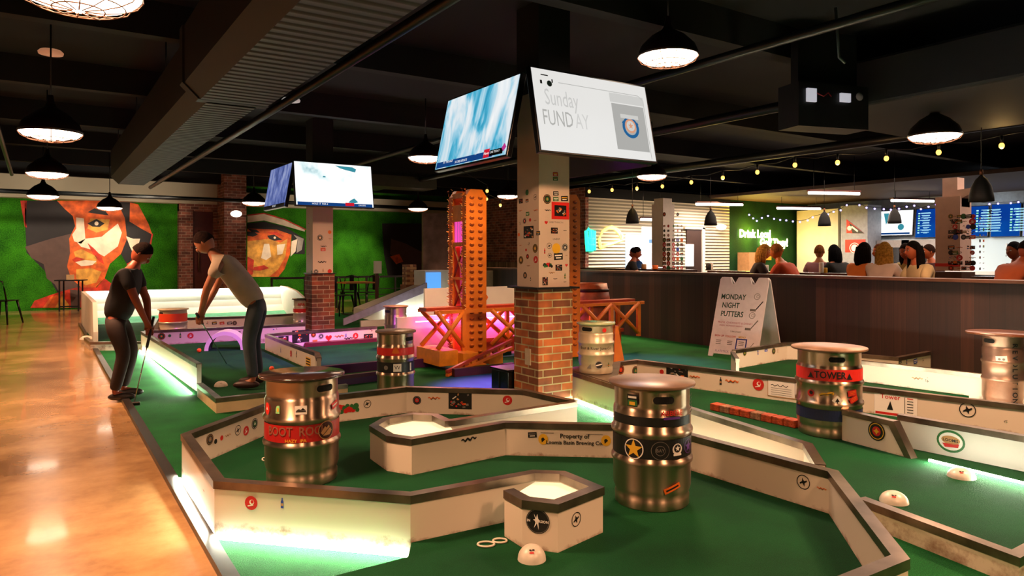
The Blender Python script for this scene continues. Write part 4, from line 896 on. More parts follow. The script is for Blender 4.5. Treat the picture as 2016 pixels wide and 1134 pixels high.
# ------------------------------------------------------------------ screens
SCRM = {}
def screen_mat(name, kind, strength):
    m = bpy.data.materials.new(name); m.use_nodes = True; L = m.node_tree.links.new; nt = m.node_tree
    b = nt.nodes['Principled BSDF']; b.inputs['Base Color'].default_value = (.0, .0, .0, 1); b.inputs['Roughness'].default_value = .6; b.inputs['Specular IOR Level'].default_value = 0
    tc = N(m, 'ShaderNodeTexCoord'); mp = N(m, 'ShaderNodeMapping'); L(tc.outputs['Object'], mp.inputs[0])
    nz = N(m, 'ShaderNodeTexNoise'); nz.inputs['Detail'].default_value = 4; L(mp.outputs[0], nz.inputs[0]); r = N(m, 'ShaderNodeValToRGB'); L(nz.outputs['Fac'], r.inputs[0]); e = r.color_ramp.elements
    if kind == 'ice': mp.inputs['Scale'].default_value = (5, 5, 1.6); nz.inputs['Scale'].default_value = 1.1; nz.inputs['Distortion'].default_value = .8; cs = [(.3, '0a7fa8'), (.42, '4fb4d6'), (.5, 'a9d8ec'), (.6, 'e4eef4'), (.8, 'ffffff')]
    elif kind == 'violet': mp.inputs['Scale'].default_value = (5, 5, 2.5); nz.inputs['Scale'].default_value = 1.5; cs = [(.3, '3a4a88'), (.5, '6f7fc2'), (.7, 'a9b4e0')]
    elif kind == 'game': mp.inputs['Scale'].default_value = (3, 3, 3); nz.inputs['Scale'].default_value = .8; cs = [(.28, '2a8ca0'), (.36, 'd8ecee'), (.44, 'ffffff'), (.9, 'ffffff')]
    elif kind == 'menu': mp.inputs['Scale'].default_value = (1, 1, 1); nz.inputs['Scale'].default_value = 1.0; cs = [(.3, '0a2a90'), (.7, '0b57b4')]
    else: mp.inputs['Scale'].default_value = (1, 1, 1); nz.inputs['Scale'].default_value = .5; cs = [(.3, 'e4e2de'), (.7, 'f0efec')]
    while len(e) < len(cs): e.new(.5)
    for k, (p, cc) in enumerate(cs): e[k].position = p; e[k].color = lin(cc)
    L(r.outputs[0], b.inputs['Emission Color']); b.inputs['Emission Strength'].default_value = strength
    return m
def em(n, c, s): return mat('glow_' + n, '000000', rough=1, spec=0, emit=lin(c)[:3], es=s)
def tv(loc, rz, tilt, w, h, smat, label, arts=None, group=None, bezel=.016, cat='screen', mount=None, depth=.05):
    """screen facing local -Y; origin at its centre"""
    t = thing('wall_screen' if cat == 'screen' else 'menu_screen', label, cat, loc, rz, group)
    Rm = Matrix.Rotation(tilt, 4, 'X')
    fr = MB().box((-w / 2, 0, -h / 2), (w / 2, depth, h / 2), mat('screen_frame', '0a0b0e', rough=.3, var=0), M=Rm, bev=.006).build('frame'); fr.parent = t
    d = MB(); pts = [Rm @ Vector(p) for p in ((-w / 2 + bezel, -.002, -h / 2 + bezel), (w / 2 - bezel, -.002, -h / 2 + bezel), (w / 2 - bezel, -.002, h / 2 - bezel), (-w / 2 + bezel, -.002, h / 2 - bezel))]
    d.face(pts, smat); dp = d.build('display'); dp.parent = t
    if arts: arts.build('screen_graphics', plane_map(Rm @ Vector((0, -.002, 0)), (1, 0, 0), Rm @ Vector((0, 0, 1)), Rm @ Vector((0, -1, 0)), .001), t)
    if mount: MB().tube([Rm @ Vector((0, depth, 0)), Vector(mount)], .025, M_black, 8).build('mount_arm').parent = t
    return t
gW, gK, gR, gB, gG, gP = em('white', 'f4f4f4', .95), ink('scr_dark', '0c0c10'), em('red', 'd01c30', .9), em('blue', '1b4f9a', .6), em('pale', 'bdbcb8', .75), em('pink', 'c43a90', .8)
gC, gL, gO, gGr = em('cyan', 'a9e4f4', 1.2), em('lightgrey', 'd9d8d4', .8), em('orange', 'd99a7a', .9), em('green', '7fd6a0', 1)
gBl = em('badge_blue', '2a6ea8', .7)
a = Art().rect(-.09, -.30, .98, .055, gB, 1).rect(.30, -.29, .09, .075, gR, 3).rect(.45, -.295, .2, .05, gK, 2).rect(.56, -.27, .05, .05, gP, 3, .78)
a.text('AT THE HALF', -.36, -.285, .03, gW, 4, .01).text('SCORE UPDATE', -.12, -.306, .03, gW, 4, .01).text('News', .3, -.29, .035, gW, 4, .01).text('LIVE TODAY', .43, -.29, .026, gW, 4)
a.text('-14', .12, -.275, .022, gW, 4)
tv((3.12, 5.29, 2.43), -pi / 2, -R_(12), 1.23, .70, screen_mat('ice_video', 'ice', .85), 'big screen showing a blurred blue and white picture, left side of main pillar', a, 'screens on the pillars', mount=(0, .42, .05))
b = Art().rect(.36, -.06, .36, .40, gG, 1).rect(.36, .19, .38, .08, gL, 2)
b.text('Sunday', -.34, .10, .19, em('faint', 'cfcecb', .84), 2, 0, sx=.62).text('FUND', -.40, -.07, .18, em('faint2', 'b9b8b4', .82), 2, 0, sx=.62).text('AY', -.16, -.07, .18, em('faint3', 'd6d5d2', .85), 2, 0, sx=.62)
b.ring(.36, -.06, .092, .028, gBl, 3, 32).disc(.36, -.045, .062, gO, 4, 24).disc(.36, -.045, .045, gL, 5, 20).star(.36, -.045, .03, gO, 6, 5).rect(.36, .035, .2, .035, gL, 4)
b.star(.28, -.02, .018, gBl, 4, 3).star(.44, -.02, .018, gBl, 4, 3)
b.rect(-.48, .285, .07, .009, gK, 2).rect(-.52, .225, .02, .03, gK, 2).disc(-.44, .22, .025, ink('scr_teal', '2b5a5c'), 2).rect(-.41, .245, .012, .03, gK, 2)
b.line([(-.35, .24), (.5, .24), (.55, .2), (.55, -.32)], .005, gG, 2)
tv((3.74, 4.41, 2.43), 0, -R_(12), 1.23, .70, screen_mat('white_slide', 'slide', .88), 'big white screen reading Sunday FUNDAY on the main pillar', b, 'screens on the pillars', mount=(0, .42, .05))
tv((4.36, 5.1, 2.43), pi / 2, -R_(12), 1.23, .70, MATS['screen_frame'], 'big screen seen edge-on at the right of the main pillar', None, 'screens on the pillars', mount=(0, .42, .05))
a = Art().rect(0, -.31, 1.18, .05, gB, 1).rect(.22, -.30, .14, .05, gR, 2).text('HOLE 17  PAR 4', -.25, -.31, .035, gW, 3, .01).text('LEADERS', .42, -.31, .03, gW, 3)
a.poly([(.02, .31), (.1, .27), (.18, .25), (.34, .22), (.36, .27), (.3, .3)], em('teal', '3d97a8', .8), 1).poly([(.3, -.2), (.36, -.26), (.3, -.28), (.2, -.27), (.24, -.23)], MATS['glow_teal'], 1).rect(-.16, .12, .04, .02, MATS['glow_teal'], 1)
tv((3.77, 10.62, 2.40), 0, -R_(10), 1.25, .70, screen_mat('game_video', 'game', 1.0), 'white bright screen on the rear pillar, facing the camera', a, 'screens on the pillars', mount=(0, .42, .05))
tv((3.13, 11.45, 2.40), -pi / 2, -R_(10), 1.23, .70, screen_mat('violet_video', 'violet', .7), 'dim violet screen on the left side of the rear pillar', Art().rect(0, -.31, 1.18, .05, gK, 1).text('TOP PLAYS', 0, -.31, .04, gW, 2), 'screens on the pillars', mount=(0, .42, .05))
# ------------------------------------------------------------------ pendant lamps with their light
M_shade = mat('lamp_shade', '2a1a14', rough=.35, metal=.5, var=.06); M_glowlamp = mat('lamp_diffuser', 'ffffff', emit=(1, .76, .56), es=9)
M_cage = mat('lamp_cage', '8a5a40', rough=.4, metal=.8, var=0)
def setcord(t, ztop, off):
    for c in t.children:
        if c.name.startswith('cord'): c.scale = (1, 1, max(.05, ztop - t.location.z - off))
def pendant(name='pendant_lamp', d=.49):
    t = thing(name, '', 'lamp'); r = d / 2
    adopt_l(MB().lathe([(.02, .33), (.03, .26), (.05, .22), (r * .55, .17), (r * .88, .09), (r, .02), (r, 0), (r * .97, .003), (r * .85, .08), (r * .52, .155), (.02, .2)], M_shade, 32).build('lamp_shade'), t)
    adopt_l(MB().lathe([(0, .02), (r * .9, .02), (r * .97, .002), (r * .85, -.026), (r * .5, -.048), (0, -.058)], M_glowlamp, 28).build('diffuser'), t)
    mb = MB()
    for k in range(12):
        a = 2 * pi * k / 12; mb.tube([(r * cos(a) * q, r * sin(a) * q, -.078 * sqrt(max(0, 1 - q * q))) for q in (1, .9, .7, .4, .1)], .0028, None, 4)
    for q in (1.0, .72, .4):
        mb.tube([(r * q * cos(2 * pi * k / 24), r * q * sin(2 * pi * k / 24), -.078 * sqrt(max(0, 1 - q * q))) for k in range(25)], .003, None, 4)
    adopt_l(mb.build('wire_cage', M_cage), t)
    o = MB().tube([(0, 0, 0), (0, 0, 1)], .008, M_black, 6).build('cord'); o.location = (0, 0, .32); adopt_l(o, t)
    return t
lamps = [  # px, py, Z, label, power
    (155, -14, 3.0, 'pendant lamp cut by the top edge, nearest at upper left', 1),
    (100, 262, 6.2, 'pendant lamp at far left, second from the top edge', 1),
    (93, 342, 9.4, 'small pendant lamp at left over the soffit, third in the row', 1),
    (85, 386, 12.4, 'dark hooded pendant lamp in front of the left soffit, lowest of its row', 1),
    (1315, 112, 5.8, 'large pendant lamp right of the white big screen', 1),
    (1840, 268, 7.2, 'pendant lamp high at right above the bulb string', 1),
    (838, 311, 9.9, 'pendant lamp just left of the blue picture screen', 1),
    (1283, 347, 11.6, 'pendant lamp right of the main pillar among the bulbs', 1),
    (500, 399, 15.2, 'pendant lamp beside the brick pier', 1),
    (823, 411, 17.6, 'small pendant lamp left of the orange tower top', 1),
    (1000, 386, 15.8, 'pendant lamp glimpsed between orange tower and main pillar', 1),
    (216, 409, 15.0, 'pendant lamp in front of the hat of the left painted face', 1)]
P0 = pendant()
for i, (x, y, Z, lb, pw) in enumerate(lamps):
    l = gd(x, y, Z)
    if i == 0: P0.location = l; P0['label'] = lb; P0['group'] = 'wire caged pendant lamps'; pt = P0
    else: pt = dup(P0, l, 0, lb, 'wire caged pendant lamps')
    setcord(pt, 3.5, .32)
    light('pendant_and_fill_light', 'SPOT', (l.x, l.y, l.z - .09), 520 if Z < 12 else 190, WARM, .2, rot=(0, 0, 0), spot=150)
l = gz(2300, 2.0, 2.5); light('pendant_and_fill_light', 'SPOT', (2.2, -.6, 2.5), 380, WARM, .2, rot=(0, 0, 0), spot=150)  # added off-frame fill spot, no pendant modelled
light('pendant_and_fill_light', 'SPOT', (5.0, 1.2, 2.6), 520, WARM, .2, rot=(0, 0, 0), spot=150)  # unseen spot added to brighten the main pillar face
light('pendant_and_fill_light', 'SPOT', (.1, .5, 2.5), 260, WARM, .2, rot=(0, 0, 0), spot=150)  # added unseen warm spot, no pendant hangs here
# far small ceiling fixtures
for (x, y, Z, lb, nm) in ((573, 200, 8.7, 'pale round ceiling disc between duct and screens', 'ceiling_disc'), (100, 107, 7.0, 'small reddish recessed disc above the left pendant lamps', 'ceiling_disc')):
    p = gd(x, y, Z); o = MB().lathe([(0, 0), (.105, 0), (.11, .02), (.09, .04), (0, .05)], mat('disc_' + str(x), 'b9a79a' if x > 300 else '8a4a30', rough=.5, emit=(.5, .45, .42) if x > 300 else (.6, .25, .12), es=.5), 24).build(nm); o.location = p; tag(o, lb, 'ceiling disc')  # pale disc is no lamp; its brightness is painted as emission
# wall lamps
for (x, y, Z, lb) in ((465, 421, 18.2, 'white dome lamp on the brick pier'), (1420, 447, 19.9, 'white dome lamp on the corrugated wall')):
    p = gd(x, y, Z); 
    o = MB().ball((0, 0, 0), .14, mat('dome_lamp', 'fff3e0', emit=(1, .85, .7), es=3), 16, (1, 1, .6)).build('wall_lamp'); o.location = p; tag(o, lb, 'lamp')
# string of warm bulbs running over the half wall
gb = mat('bulb_glow', 'ffd48a', emit=(1, .48, .08), es=3)
bulbs = [(1972, 287), (1848, 300), (1745, 312), (1649, 320), (1565, 325), (1491, 339), (1423, 350), (1361, 359), (1304, 367), (1254, 371), (1205, 374), (1160, 377), (985, 404), (958, 392), (959, 376)]
wp = []; b0 = None
for i, (x, y) in enumerate(bulbs):
    Z = 1.28 * FPX / (HY - y); Z = min(Z, 15.5); p = gd(x, y, Z)
    if b0 is None:
        b0 = thing('string_bulb', 'small round amber bulb hanging from the dark cable over the half wall', 'bulb', p, 0, 'amber bulbs on the cable')
        adopt_l(MB().ball((0, 0, 0), .03, gb, 12, (1, 1, 1.2)).build('glass'), b0); adopt_l(MB().tube([(0, 0, .03), (0, 0, .12)], .016, M_black, 8).build('socket'), b0)
    else: dup(b0, p)
    if i < 12: wp += [p + Vector((0, 0, .12))]
    if i % 3 == 0: light('bulb_light', 'POINT', p - Vector((0, 0, .06)), 5, (1, .6, .2), .03)
full = []
for a, b in zip(wp, wp[1:]): full += [a, (a + b) / 2 - Vector((0, 0, .04))]
o = MB().tube([wp[0] + Vector((0, -2, .1))] + full + [wp[-1]], .008, M_black, 6).build('bulb_cable'); tag(o, 'thin black cable carrying the amber bulbs', 'cable')
q = [gd(x, y, min(1.28 * FPX / (HY - y), 15.5)) + Vector((0, 0, .12)) for x, y in bulbs[12:]]
o = MB().tube([q[0] + Vector((.8, -.4, .25)), q[0], q[1], q[2], q[2] + Vector((-.5, .5, .4))], .008, M_black, 6).build('bulb_cable'); tag(o, 'short black cable with three amber bulbs beside the orange tower', 'cable')
# tube lights over the bar
tg = mat('tube_glow', 'ffffff', emit=(1, .78, .64), es=9)
for i, (xa, xb, y, z, lb) in enumerate(((1370, 1462, 402, 2.7, 'tube light above the door of the corrugated wall'), (1592, 1692, 380, 2.7, 'nearest tube light, above the middle of the bar'), (1530, 1615, 410, 2.7, 'tube light above the yellow neon words'), (1755, 1838, 395, 2.7, 'tube light above the game screen'), (1262, 1304, 432, 2.6, 'warm tube light left of the speckled pillar'))):
    Z = (z - CAMZ) * FPX / (HY - y); Z = min(Z, 19.6 if y < 425 else 17.6); a = gd(xa, y - 2, Z * .985); b = gd(xb, y + 3, Z)
    L = (b - a); L.z = 0; c = (a + b) / 2; t = thing('tube_light', lb, 'lamp', c, atan2(L.y, L.x), 'tube lights over the bar')
    h = L.length / 2; adopt_l(MB().tube([(-h, 0, 0), (h, 0, 0)], .03, tg, 8).build('tube'), t); adopt_l(MB().box((-h, -.06, .03), (h, .06, .07), mat('fixture_red', '5e2a22', rough=.5)).build('housing'), t)
    for sx_ in (-1, 1): adopt_l(MB().tube([(sx_ * h * .8, 0, .07), (sx_ * h * .8, 0, 3.5 - c.z)], .006, M_black, 6).build('suspension_rod'), t)
    light('tube_lamp', 'AREA', c - Vector((0, 0, .06)), 90, (1, .78, .64), 2 * h, size_y=.12, rot=(0, 0, atan2(L.y, L.x)))
light('pillar_key', 'SPOT', (2.3, 1.8, 2.9), 520, WARM, .15, target=(3.65, 5.0, 1.2), spot=38)  # added spots that brighten the pillars, no fixtures modelled
light('pillar_key', 'SPOT', (1.2, 3.6, 3.0), 330, WARM, .15, target=(3.5, 5.1, 1.3), spot=34)
light('pillar_key', 'SPOT', (3.2, 8.0, 3.0), 160, WARM, .15, target=(3.75, 11.1, 1.2), spot=34)
light('bar_fill_light', 'AREA', (13, 5.5, 2.85), 330, (1, .75, .58), 5, size_y=8)  # added area fill over the bar guests, no fixture
light('bar_back_light', 'AREA', (19.2, 8.2, 2.7), 35, (.8, .9, 1), .4, size_y=5, target=(20.1, 8.2, 1.2))  # added area light on the tap wall, no fixture
# black bell pendants of the bar
bell0 = None
for (x, y, Z, lb) in ((1245, 440, 13.5, 'black bell lamp left of the speckled pillar'), (1399, 444, 14, 'black bell lamp in front of the corrugated wall'), (1623, 445, 14.5, 'black bell lamp over the pale wall panel'), (1761, 440, 14, 'black bell lamp in front of the game screen'), (1932, 397, 8.0, 'largest black bell lamp, overlapping the pillar at right')):
    p = gd(x, y, Z)
    if bell0 is None:
        bell0 = thing('bell_pendant', lb, 'lamp', p, 0, 'black bell lamps over the bar'); r = .125
        adopt_l(MB().lathe([(.012, .3), (.03, .28), (.06, .25), (r * .8, .17), (r * .97, .06), (r, 0), (r * .97, .0), (r * .92, .06), (r * .75, .16), (.01, .23)], mat('bell_black', '050507', rough=.7, var=0), 28).build('lamp_shade'), bell0)
        adopt_l(MB().tube([(0, 0, .3), (0, 0, .36)], .018, M_cage, 8).build('neck'), bell0); o = MB().tube([(0, 0, 0), (0, 0, 1)], .005, M_black, 6).build('cord'); o.location = (0, 0, .36); adopt_l(o, bell0); setcord(bell0, 3.5, .36)
    else: setcord(dup(bell0, p, 0, lb), 3.5, .36)
# light from the coloured lamps around the bridge and from the strips
light('bridge_magenta', 'AREA', (4.9, 8.0, .62), 30, (1, .12, .75), 1.6, size_y=.4, rot=(0, 0, 0))
light('bridge_magenta', 'POINT', (4.34, 7.52, 1.4), 4, (1, .1, .45), .05); light('bridge_magenta', 'POINT', (4.34, 7.52, .5), 5, (1, .1, .75), .05)
light('floor_violet', 'SPOT', (3.9, 5.3, 2.5), 8000, (.5, .03, 1), .1, target=(3.85, 5.85, 0), spot=36)
light('floor_violet', 'SPOT', (6.3, 7.2, 2.4), 500, (.45, .2, 1), .1, target=(6.2, 6.3, 0), spot=45)
light('rail_violet', 'SPOT', (3.0, 7.2, 2.3), 700, (.7, .15, 1), .1, target=(2.75, 9.0, .2), spot=60)
light('tower_key', 'SPOT', (4.0, 5.9, 2.6), 170, (1, .62, .3), .1, target=(4.35, 7.3, 1.2), spot=60)
# wash on hedge, murals, soffit and walls by added lights without fixtures
for x in (-1.2, .8, 2.2, 5.6, 7.8): light('mural_wash', 'SPOT', (x, 17.6, 3.1), 330 if x < 3 else 420, (1, .82, .6), .08, target=(x, 20.6, .85), spot=66 if x < 3 else 44)
for x in (-1.5, 1.5, 7): light('soffit_wash', 'SPOT', (x, 17, 1.6), 200, (1, .85, .65), .1, target=(x, 20.3, 3.0), spot=70)
light('corrugated_wash', 'AREA', (13.5, 12.6, 2.7), 24, (1, .72, .45), 4.5, size_y=.2, target=(13.5, 13.5, 1.4))
light('screen_spill', 'AREA', (3.7, 4.1, 2.35), 14, (.85, .9, 1), 1.1, size_y=.6, target=(3.5, 1, 1))
light('wall_wash', 'SPOT', (6.4, 9.4, 2.9), 160, WARM, .1, target=(8.1, 9.2, .5), spot=70)

# ------------------------------------------------------------------ painted faces on the green wall
def wallmap(x, y, l):
    P, t = on_plane(x, y, (0, 20.6 - .004 - l * 3, 0), Vector((0, -1, 0))); return P
mDK, mBR, mOR, mRD, mYO, mPL, mPK, mGY = [mat('mural_' + n, c, rough=.7, var=.3 if n in ('orange', 'amber', 'red') else .1, scale=5) for n, c in (('dark', '1d1315'), ('brown', '5b4038'), ('orange', 'f0611c'), ('red', 'd63418'), ('amber', 'f7a13f'), ('pale', 'f6dcc0'), ('rose', 'e06f62'), ('grey', 'a79b92'))]
a = Art()
a.poly([(48, 395), (150, 395), (150, 520), (170, 575), (118, 585), (88, 533), (52, 497)], mDK, 1)
a.poly([(49, 486), (100, 470), (140, 460), (152, 520), (172, 575), (122, 585), (108, 560), (92, 548), (86, 520), (62, 508)], mBR, 2)
a.poly([(40, 395), (53, 395), (51, 430), (53, 448), (49, 447), (44, 420)], mRD, 1)
a.poly([(112, 395), (240, 395), (252, 430), (250, 470), (238, 500), (216, 520), (206, 548), (188, 566), (160, 566), (140, 548), (132, 524), (138, 498), (136, 470), (148, 445), (143, 425), (128, 412)], mOR, 3)
a.poly([(150, 428), (165, 430), (168, 470), (160, 480), (146, 475), (142, 462), (150, 450)], mPL, 4)
a.poly([(168, 470), (200, 466), (232, 440), (240, 458), (232, 485), (205, 505), (182, 492), (160, 486), (152, 478)], mPL, 4)
a.poly([(178, 430), (216, 432), (212, 452), (190, 458), (172, 450)], mYO, 4); a.poly([(172, 440), (190, 431), (206, 440), (196, 447), (182, 446)], mDK, 5); a.disc(190, 440, 4, mPL, 6, 12)
a.poly([(172, 418), (186, 410), (208, 416), (214, 424), (190, 421)], mDK, 5)
a.poly([(172, 478), (186, 490), (200, 505), (205, 520), (196, 515), (182, 498)], mRD, 5)
a.poly([(145, 496), (160, 490), (190, 505), (190, 520), (166, 520), (150, 510)], mYO, 5); a.poly([(148, 516), (168, 512), (190, 514), (182, 522), (160, 524)], mPL, 6); a.poly([(142, 511), (150, 506), (168, 510), (148, 516)], mRD, 6)
a.poly([(150, 530), (180, 528), (200, 535), (190, 556), (168, 562), (150, 548)], mYO, 5)
a.poly([(230, 395), (262, 398), (300, 462), (290, 500), (250, 520), (238, 500), (250, 470), (246, 430)], mDK, 4)
a.poly([(256, 399), (272, 402), (292, 440), (300, 462), (278, 450), (255, 436)], mOR, 5); a.line([(300, 460), (296, 482), (275, 505), (250, 521)], 3, mRD, 6)
a.poly([(248, 465), (262, 470), (276, 470), (270, 490), (262, 498), (256, 486)], mPL, 5)
a.poly([(60, 606), (68, 592), (96, 582), (120, 574), (150, 566), (190, 566), (206, 548), (222, 560), (240, 606)], mRD, 3)
a.poly([(84, 606), (100, 584), (130, 576), (118, 606)], mOR, 4); a.poly([(108, 606), (122, 582), (136, 600), (136, 606)], mYO, 5); a.poly([(138, 570), (160, 572), (158, 606), (140, 606)], mBR, 5)
o = a.build('mural', wallmap); tag(o, 'painted orange and black face with a dark hat on the green wall, left', 'mural')
a = Art()
a.poly([(487, 447), (545, 452), (574, 462), (571, 500), (560, 530), (548, 545), (487, 545)], mOR, 1)
a.poly([(487, 475), (530, 470), (552, 478), (566, 470), (562, 505), (548, 530), (530, 545), (487, 545)], mYO, 2)
a.poly([(520, 480), (530, 480), (534, 505), (524, 512), (514, 508)], mPL, 3); a.poly([(545, 482), (562, 480), (556, 500), (546, 502)], mPL, 3)
a.poly([(487, 440), (520, 436), (560, 446), (600, 470), (600, 500), (578, 500), (574, 462), (545, 452), (487, 450)], mDK, 3)
a.poly([(487, 424), (520, 420), (560, 432), (600, 450), (600, 456), (565, 446), (520, 434), (487, 438)], mPL, 4); a.line([(487, 424), (520, 420), (560, 432), (602, 452)], 2.4, mRD, 5)
a.poly([(487, 456), (500, 456), (508, 462), (498, 466), (487, 464)], mDK, 4); a.poly([(526, 464), (540, 462), (556, 472), (540, 474), (530, 470)], mDK, 4); a.disc(541, 468, 2.4, mPL, 5, 10)
a.poly([(487, 450), (505, 452), (512, 458), (496, 457)], mDK, 4); a.poly([(524, 458), (545, 456), (560, 466), (540, 462)], mRD, 4)
a.poly([(574, 475), (586, 470), (582, 495), (572, 505)], mPL, 4); a.poly([(578, 462), (598, 470), (594, 492), (584, 498), (586, 472)], mGY, 4)
a.poly([(500, 526), (520, 522), (530, 528), (512, 533), (498, 532)], mRD, 4); a.poly([(487, 505), (500, 512), (498, 540), (487, 545)], mRD, 3)
o = a.build('mural', wallmap); tag(o, 'painted orange face with a pale flat cap on the green wall, beside the brick pier', 'mural')
a = Art()
a.poly([(752, 440), (838, 440), (838, 545), (764, 545), (756, 500)], mDK, 1); a.poly([(770, 470), (800, 480), (838, 500), (838, 535), (790, 520), (768, 500)], mBR, 2); a.poly([(768, 505), (786, 500), (794, 515), (780, 520)], mOR, 3)
o = a.build('mural', wallmap); tag(o, 'dark painted figure at the right end of the green wall', 'mural')

# ------------------------------------------------------------------ toy suspension bridge
M_or = mat('bridge_orange', 'd9741a', rough=.5, var=.12, scale=6); M_or2 = mat('bridge_orange_dark', '8f3f10', rough=.5, var=.1); M_oy = mat('bridge_amber', 'd9861e', rough=.5, var=.1); M_tr = mat('bridge_red', 'a8381a', rough=.5, var=.1)
M_tip = mat('cap_tips', 'e8c07a', rough=.4, var=.1)
def tower(x0, y0, label):
    t = thing('bridge_tower', label, 'model tower', (x0, y0, 0), 0, 'towers of the model bridge'); w, d, H = .28, .42, 2.1; rr = random.Random(int(x0 * 10))
    for (ya, yb) in ((0, .09), (d - .09, d)):
        mb = MB().box((0, ya, 0), (w, yb, H - .08), M_or); mb.prism([(0, H - .08), (.06, H), (w - .06, H), (w, H - .08)], ya, yb, M_or, Matrix(((1, 0, 0, 0), (0, 0, 1, 0), (0, 1, 0, 0), (0, 0, 0, 1))))
        if ya == 0:
            for r_ in range(24):
                for c_ in range(2):
                    z = .16 + r_ * .08
                    mb.ball((w * (.27 + .42 * c_), -.004, z), .034, M_or2, 10, (1, .35, .62)); mb.ball((w * (.27 + .42 * c_) - .004, -.016, z + .012), .024, M_or, 8, (1, .3, .5))
        adopt_l(mb.build('tower_leg', norm=True), t)
        mb = MB()
        for k in range(90):
            z = .1 + k * .0225; 
            for xx, yy in ((-.004, ya + .0), (-.004, yb)):
                a, b = rr.uniform(-.03, .0), rr.uniform(-.02, .02); mb.tube([(xx, yy, z), (xx + a, yy + b, z + rr.uniform(-.01, .02))], [.007, .003], rr.choice([M_tip, M_oy, M_or, M_or2]), 4)
        s = mb.build('cap_fringe'); s['kind'] = 'stuff'; adopt_l(s, t)
    pinkg = mat('pink_glow_panel', 'c93a5c', rough=.4, emit=(1, .1, .3), es=.25)  # pink light on panel and slats is painted as emission
    for (z0, z1, m) in ((2.0, 2.06, M_oy), (1.72, 1.92, M_oy), (1.42, 1.47, M_oy), (1.02, 1.05, M_oy), (.64, .68, M_or)):
        adopt_l(MB().box((.0, .09, z0), (.05, d - .09, z1), m).build('cross_beam'), t)
    for k in range(4): adopt_l(MB().box((.02, .115 + k * .06, 1.47), (.04, .14 + k * .06, 1.72), mat('slat_pink', 'd64ab0', rough=.4, emit=(1, .15, .8), es=.4)).build('slat'), t)
    for (z0, z1) in ((1.05, 1.42), (.68, 1.02)):
        for s in (0, 1):
            a, b = (z0, z1) if s else (z1, z0); adopt_l(MB().tube([(.02, .09, a), (.02, d - .09, b)], .013, M_tip if s else M_or2, 6).build('cross_brace'), t)
    adopt_l(MB().box((.1, .09, .68), (.11, d - .09, 1.42), pinkg).build('back_panel'), t)
    return t
tower(4.19, 7.30, 'nearer orange model bridge tower with rows of scallops, left of the main pillar'); tower(5.57, 7.22, 'farther orange model bridge tower, half hidden behind the main pillar')
t = thing('bridge_deck', 'orange model bridge deck on crossed trusses, pink light behind', 'model bridge', (5.2, 7.2, 0)); 
def bb(lo, hi, m, nm): adopt(MB().box(lo, hi, m).build(nm), t)
bb((3.72, 7.41, .66), (7.0, 7.60, .70), M_tr, 'road'); 
for ya in (7.24, 7.66):
    segs = [(3.78, 4.12), (4.5, 5.0), (5.0, 5.5), (5.9, 6.4), (6.4, 6.9)] if ya < 7.5 else [(3.78, 4.2), (4.5, 5.0), (5.0, 5.5), (5.9, 6.4), (6.4, 6.9)]
    bb((3.74, ya - .014, .64), (7.0, ya + .014, .68), M_or, 'truss_chord')
    if ya > 7.5: bb((4.47, ya - .014, .22), (7.0, ya + .014, .27), M_tr, 'truss_chord')
    for (xa, xb) in segs:
        for s in (0, 1):
            za, zb = (.24, .66) if s else (.66, .24); adopt(MB().tube([(xa, ya, za), (xb, ya, zb)], .028, M_or, 6).build('truss_brace'), t)
        bb((xb - .026, ya - .02, .2), (xb + .026, ya + .02, .66), M_or, 'truss_post')
bb((3.74, 7.12, D), (3.98, 7.7, .23), M_oy, 'footing'); bb((3.98, 7.0, D), (4.18, 7.24, .2), M_oy, 'footing'); bb((4.3, 6.95, D), (4.48, 7.1, .17), M_oy, 'footing')
bb((4.48, 7.7, .07), (7.0, 7.76, .25), M_tr, 'lower_rail')
# slanted ramp edge in front with ladder gaps
pa, pb = gp(838, 722, .02), gp(968, 690, .02); mb = MB(); 
pb = Vector((4.62, 6.98, 0)); pa = Vector((3.66, 6.80, 0)); dv = (pb - pa).normalized(); nv2 = Vector((-dv.y, dv.x, 0)); Lr = (pb - pa).length
Mx = Matrix(((dv.x, 0, nv2.x, pa.x), (dv.y, 0, nv2.y, pa.y), (0, 1, 0, 0), (0, 0, 0, 1)))
mb.prism([(0, .04), (Lr, .30), (Lr, .33), (0, .07)], -.02, .02, M_tr, Mx); mb.prism([(0, .0), (Lr, .21), (Lr, .24), (0, .03)], -.02, .02, M_or, Mx)
for k in range(9):
    u = Lr * (k + .5) / 9; z = .035 + .25 * u / Lr; mb.prism([(u - .03, z - .03), (u + .03, z - .015), (u + .03, z + .035), (u - .03, z + .02)], -.014, .014, M_oy if k % 2 else M_or2, Mx)
adopt(mb.build('ramp_edge', norm=True), t)
o = MB().box((3.72, 6.73, 0), (4.5, 6.80, .085), mat('dark_brown_curb', '3a1410', rough=.5)).build('course_curb'); tag(o, 'dark brown curb at the foot of the orange model bridge', 'course curb')
pk = mat('magenta_led', 'ff50d0', emit=(1, .12, .75), es=16)
for (a, b) in (((4.5, 7.85), (5.5, 7.85)), ((3.8, 7.85), (4.45, 7.85)), ((5.9, 7.85), (6.9, 7.85))): led_strip((a[0], a[1], 0), (b[0], b[1], 0), .5, m=pk, par=t)
o = MB().box((3.6, 7.95, 0), (7.1, 8.0, .56), M_clean).build('backboard'); tag(o, 'white board behind the model bridge, washed in pink light', 'board')
o = MB().box((5.2, 10.4, 0), (8.05, 10.45, .78), M_clean).build('backboard'); tag(o, 'white board with a small orange mark behind the orange tower', 'board')
Art().disc(0, 0, .05, OR_, 1, 6).build('sticker', plane_map((6.35, 10.398, .60), (1, 0, 0), (0, 0, 1), (0, -1, 0)), o)
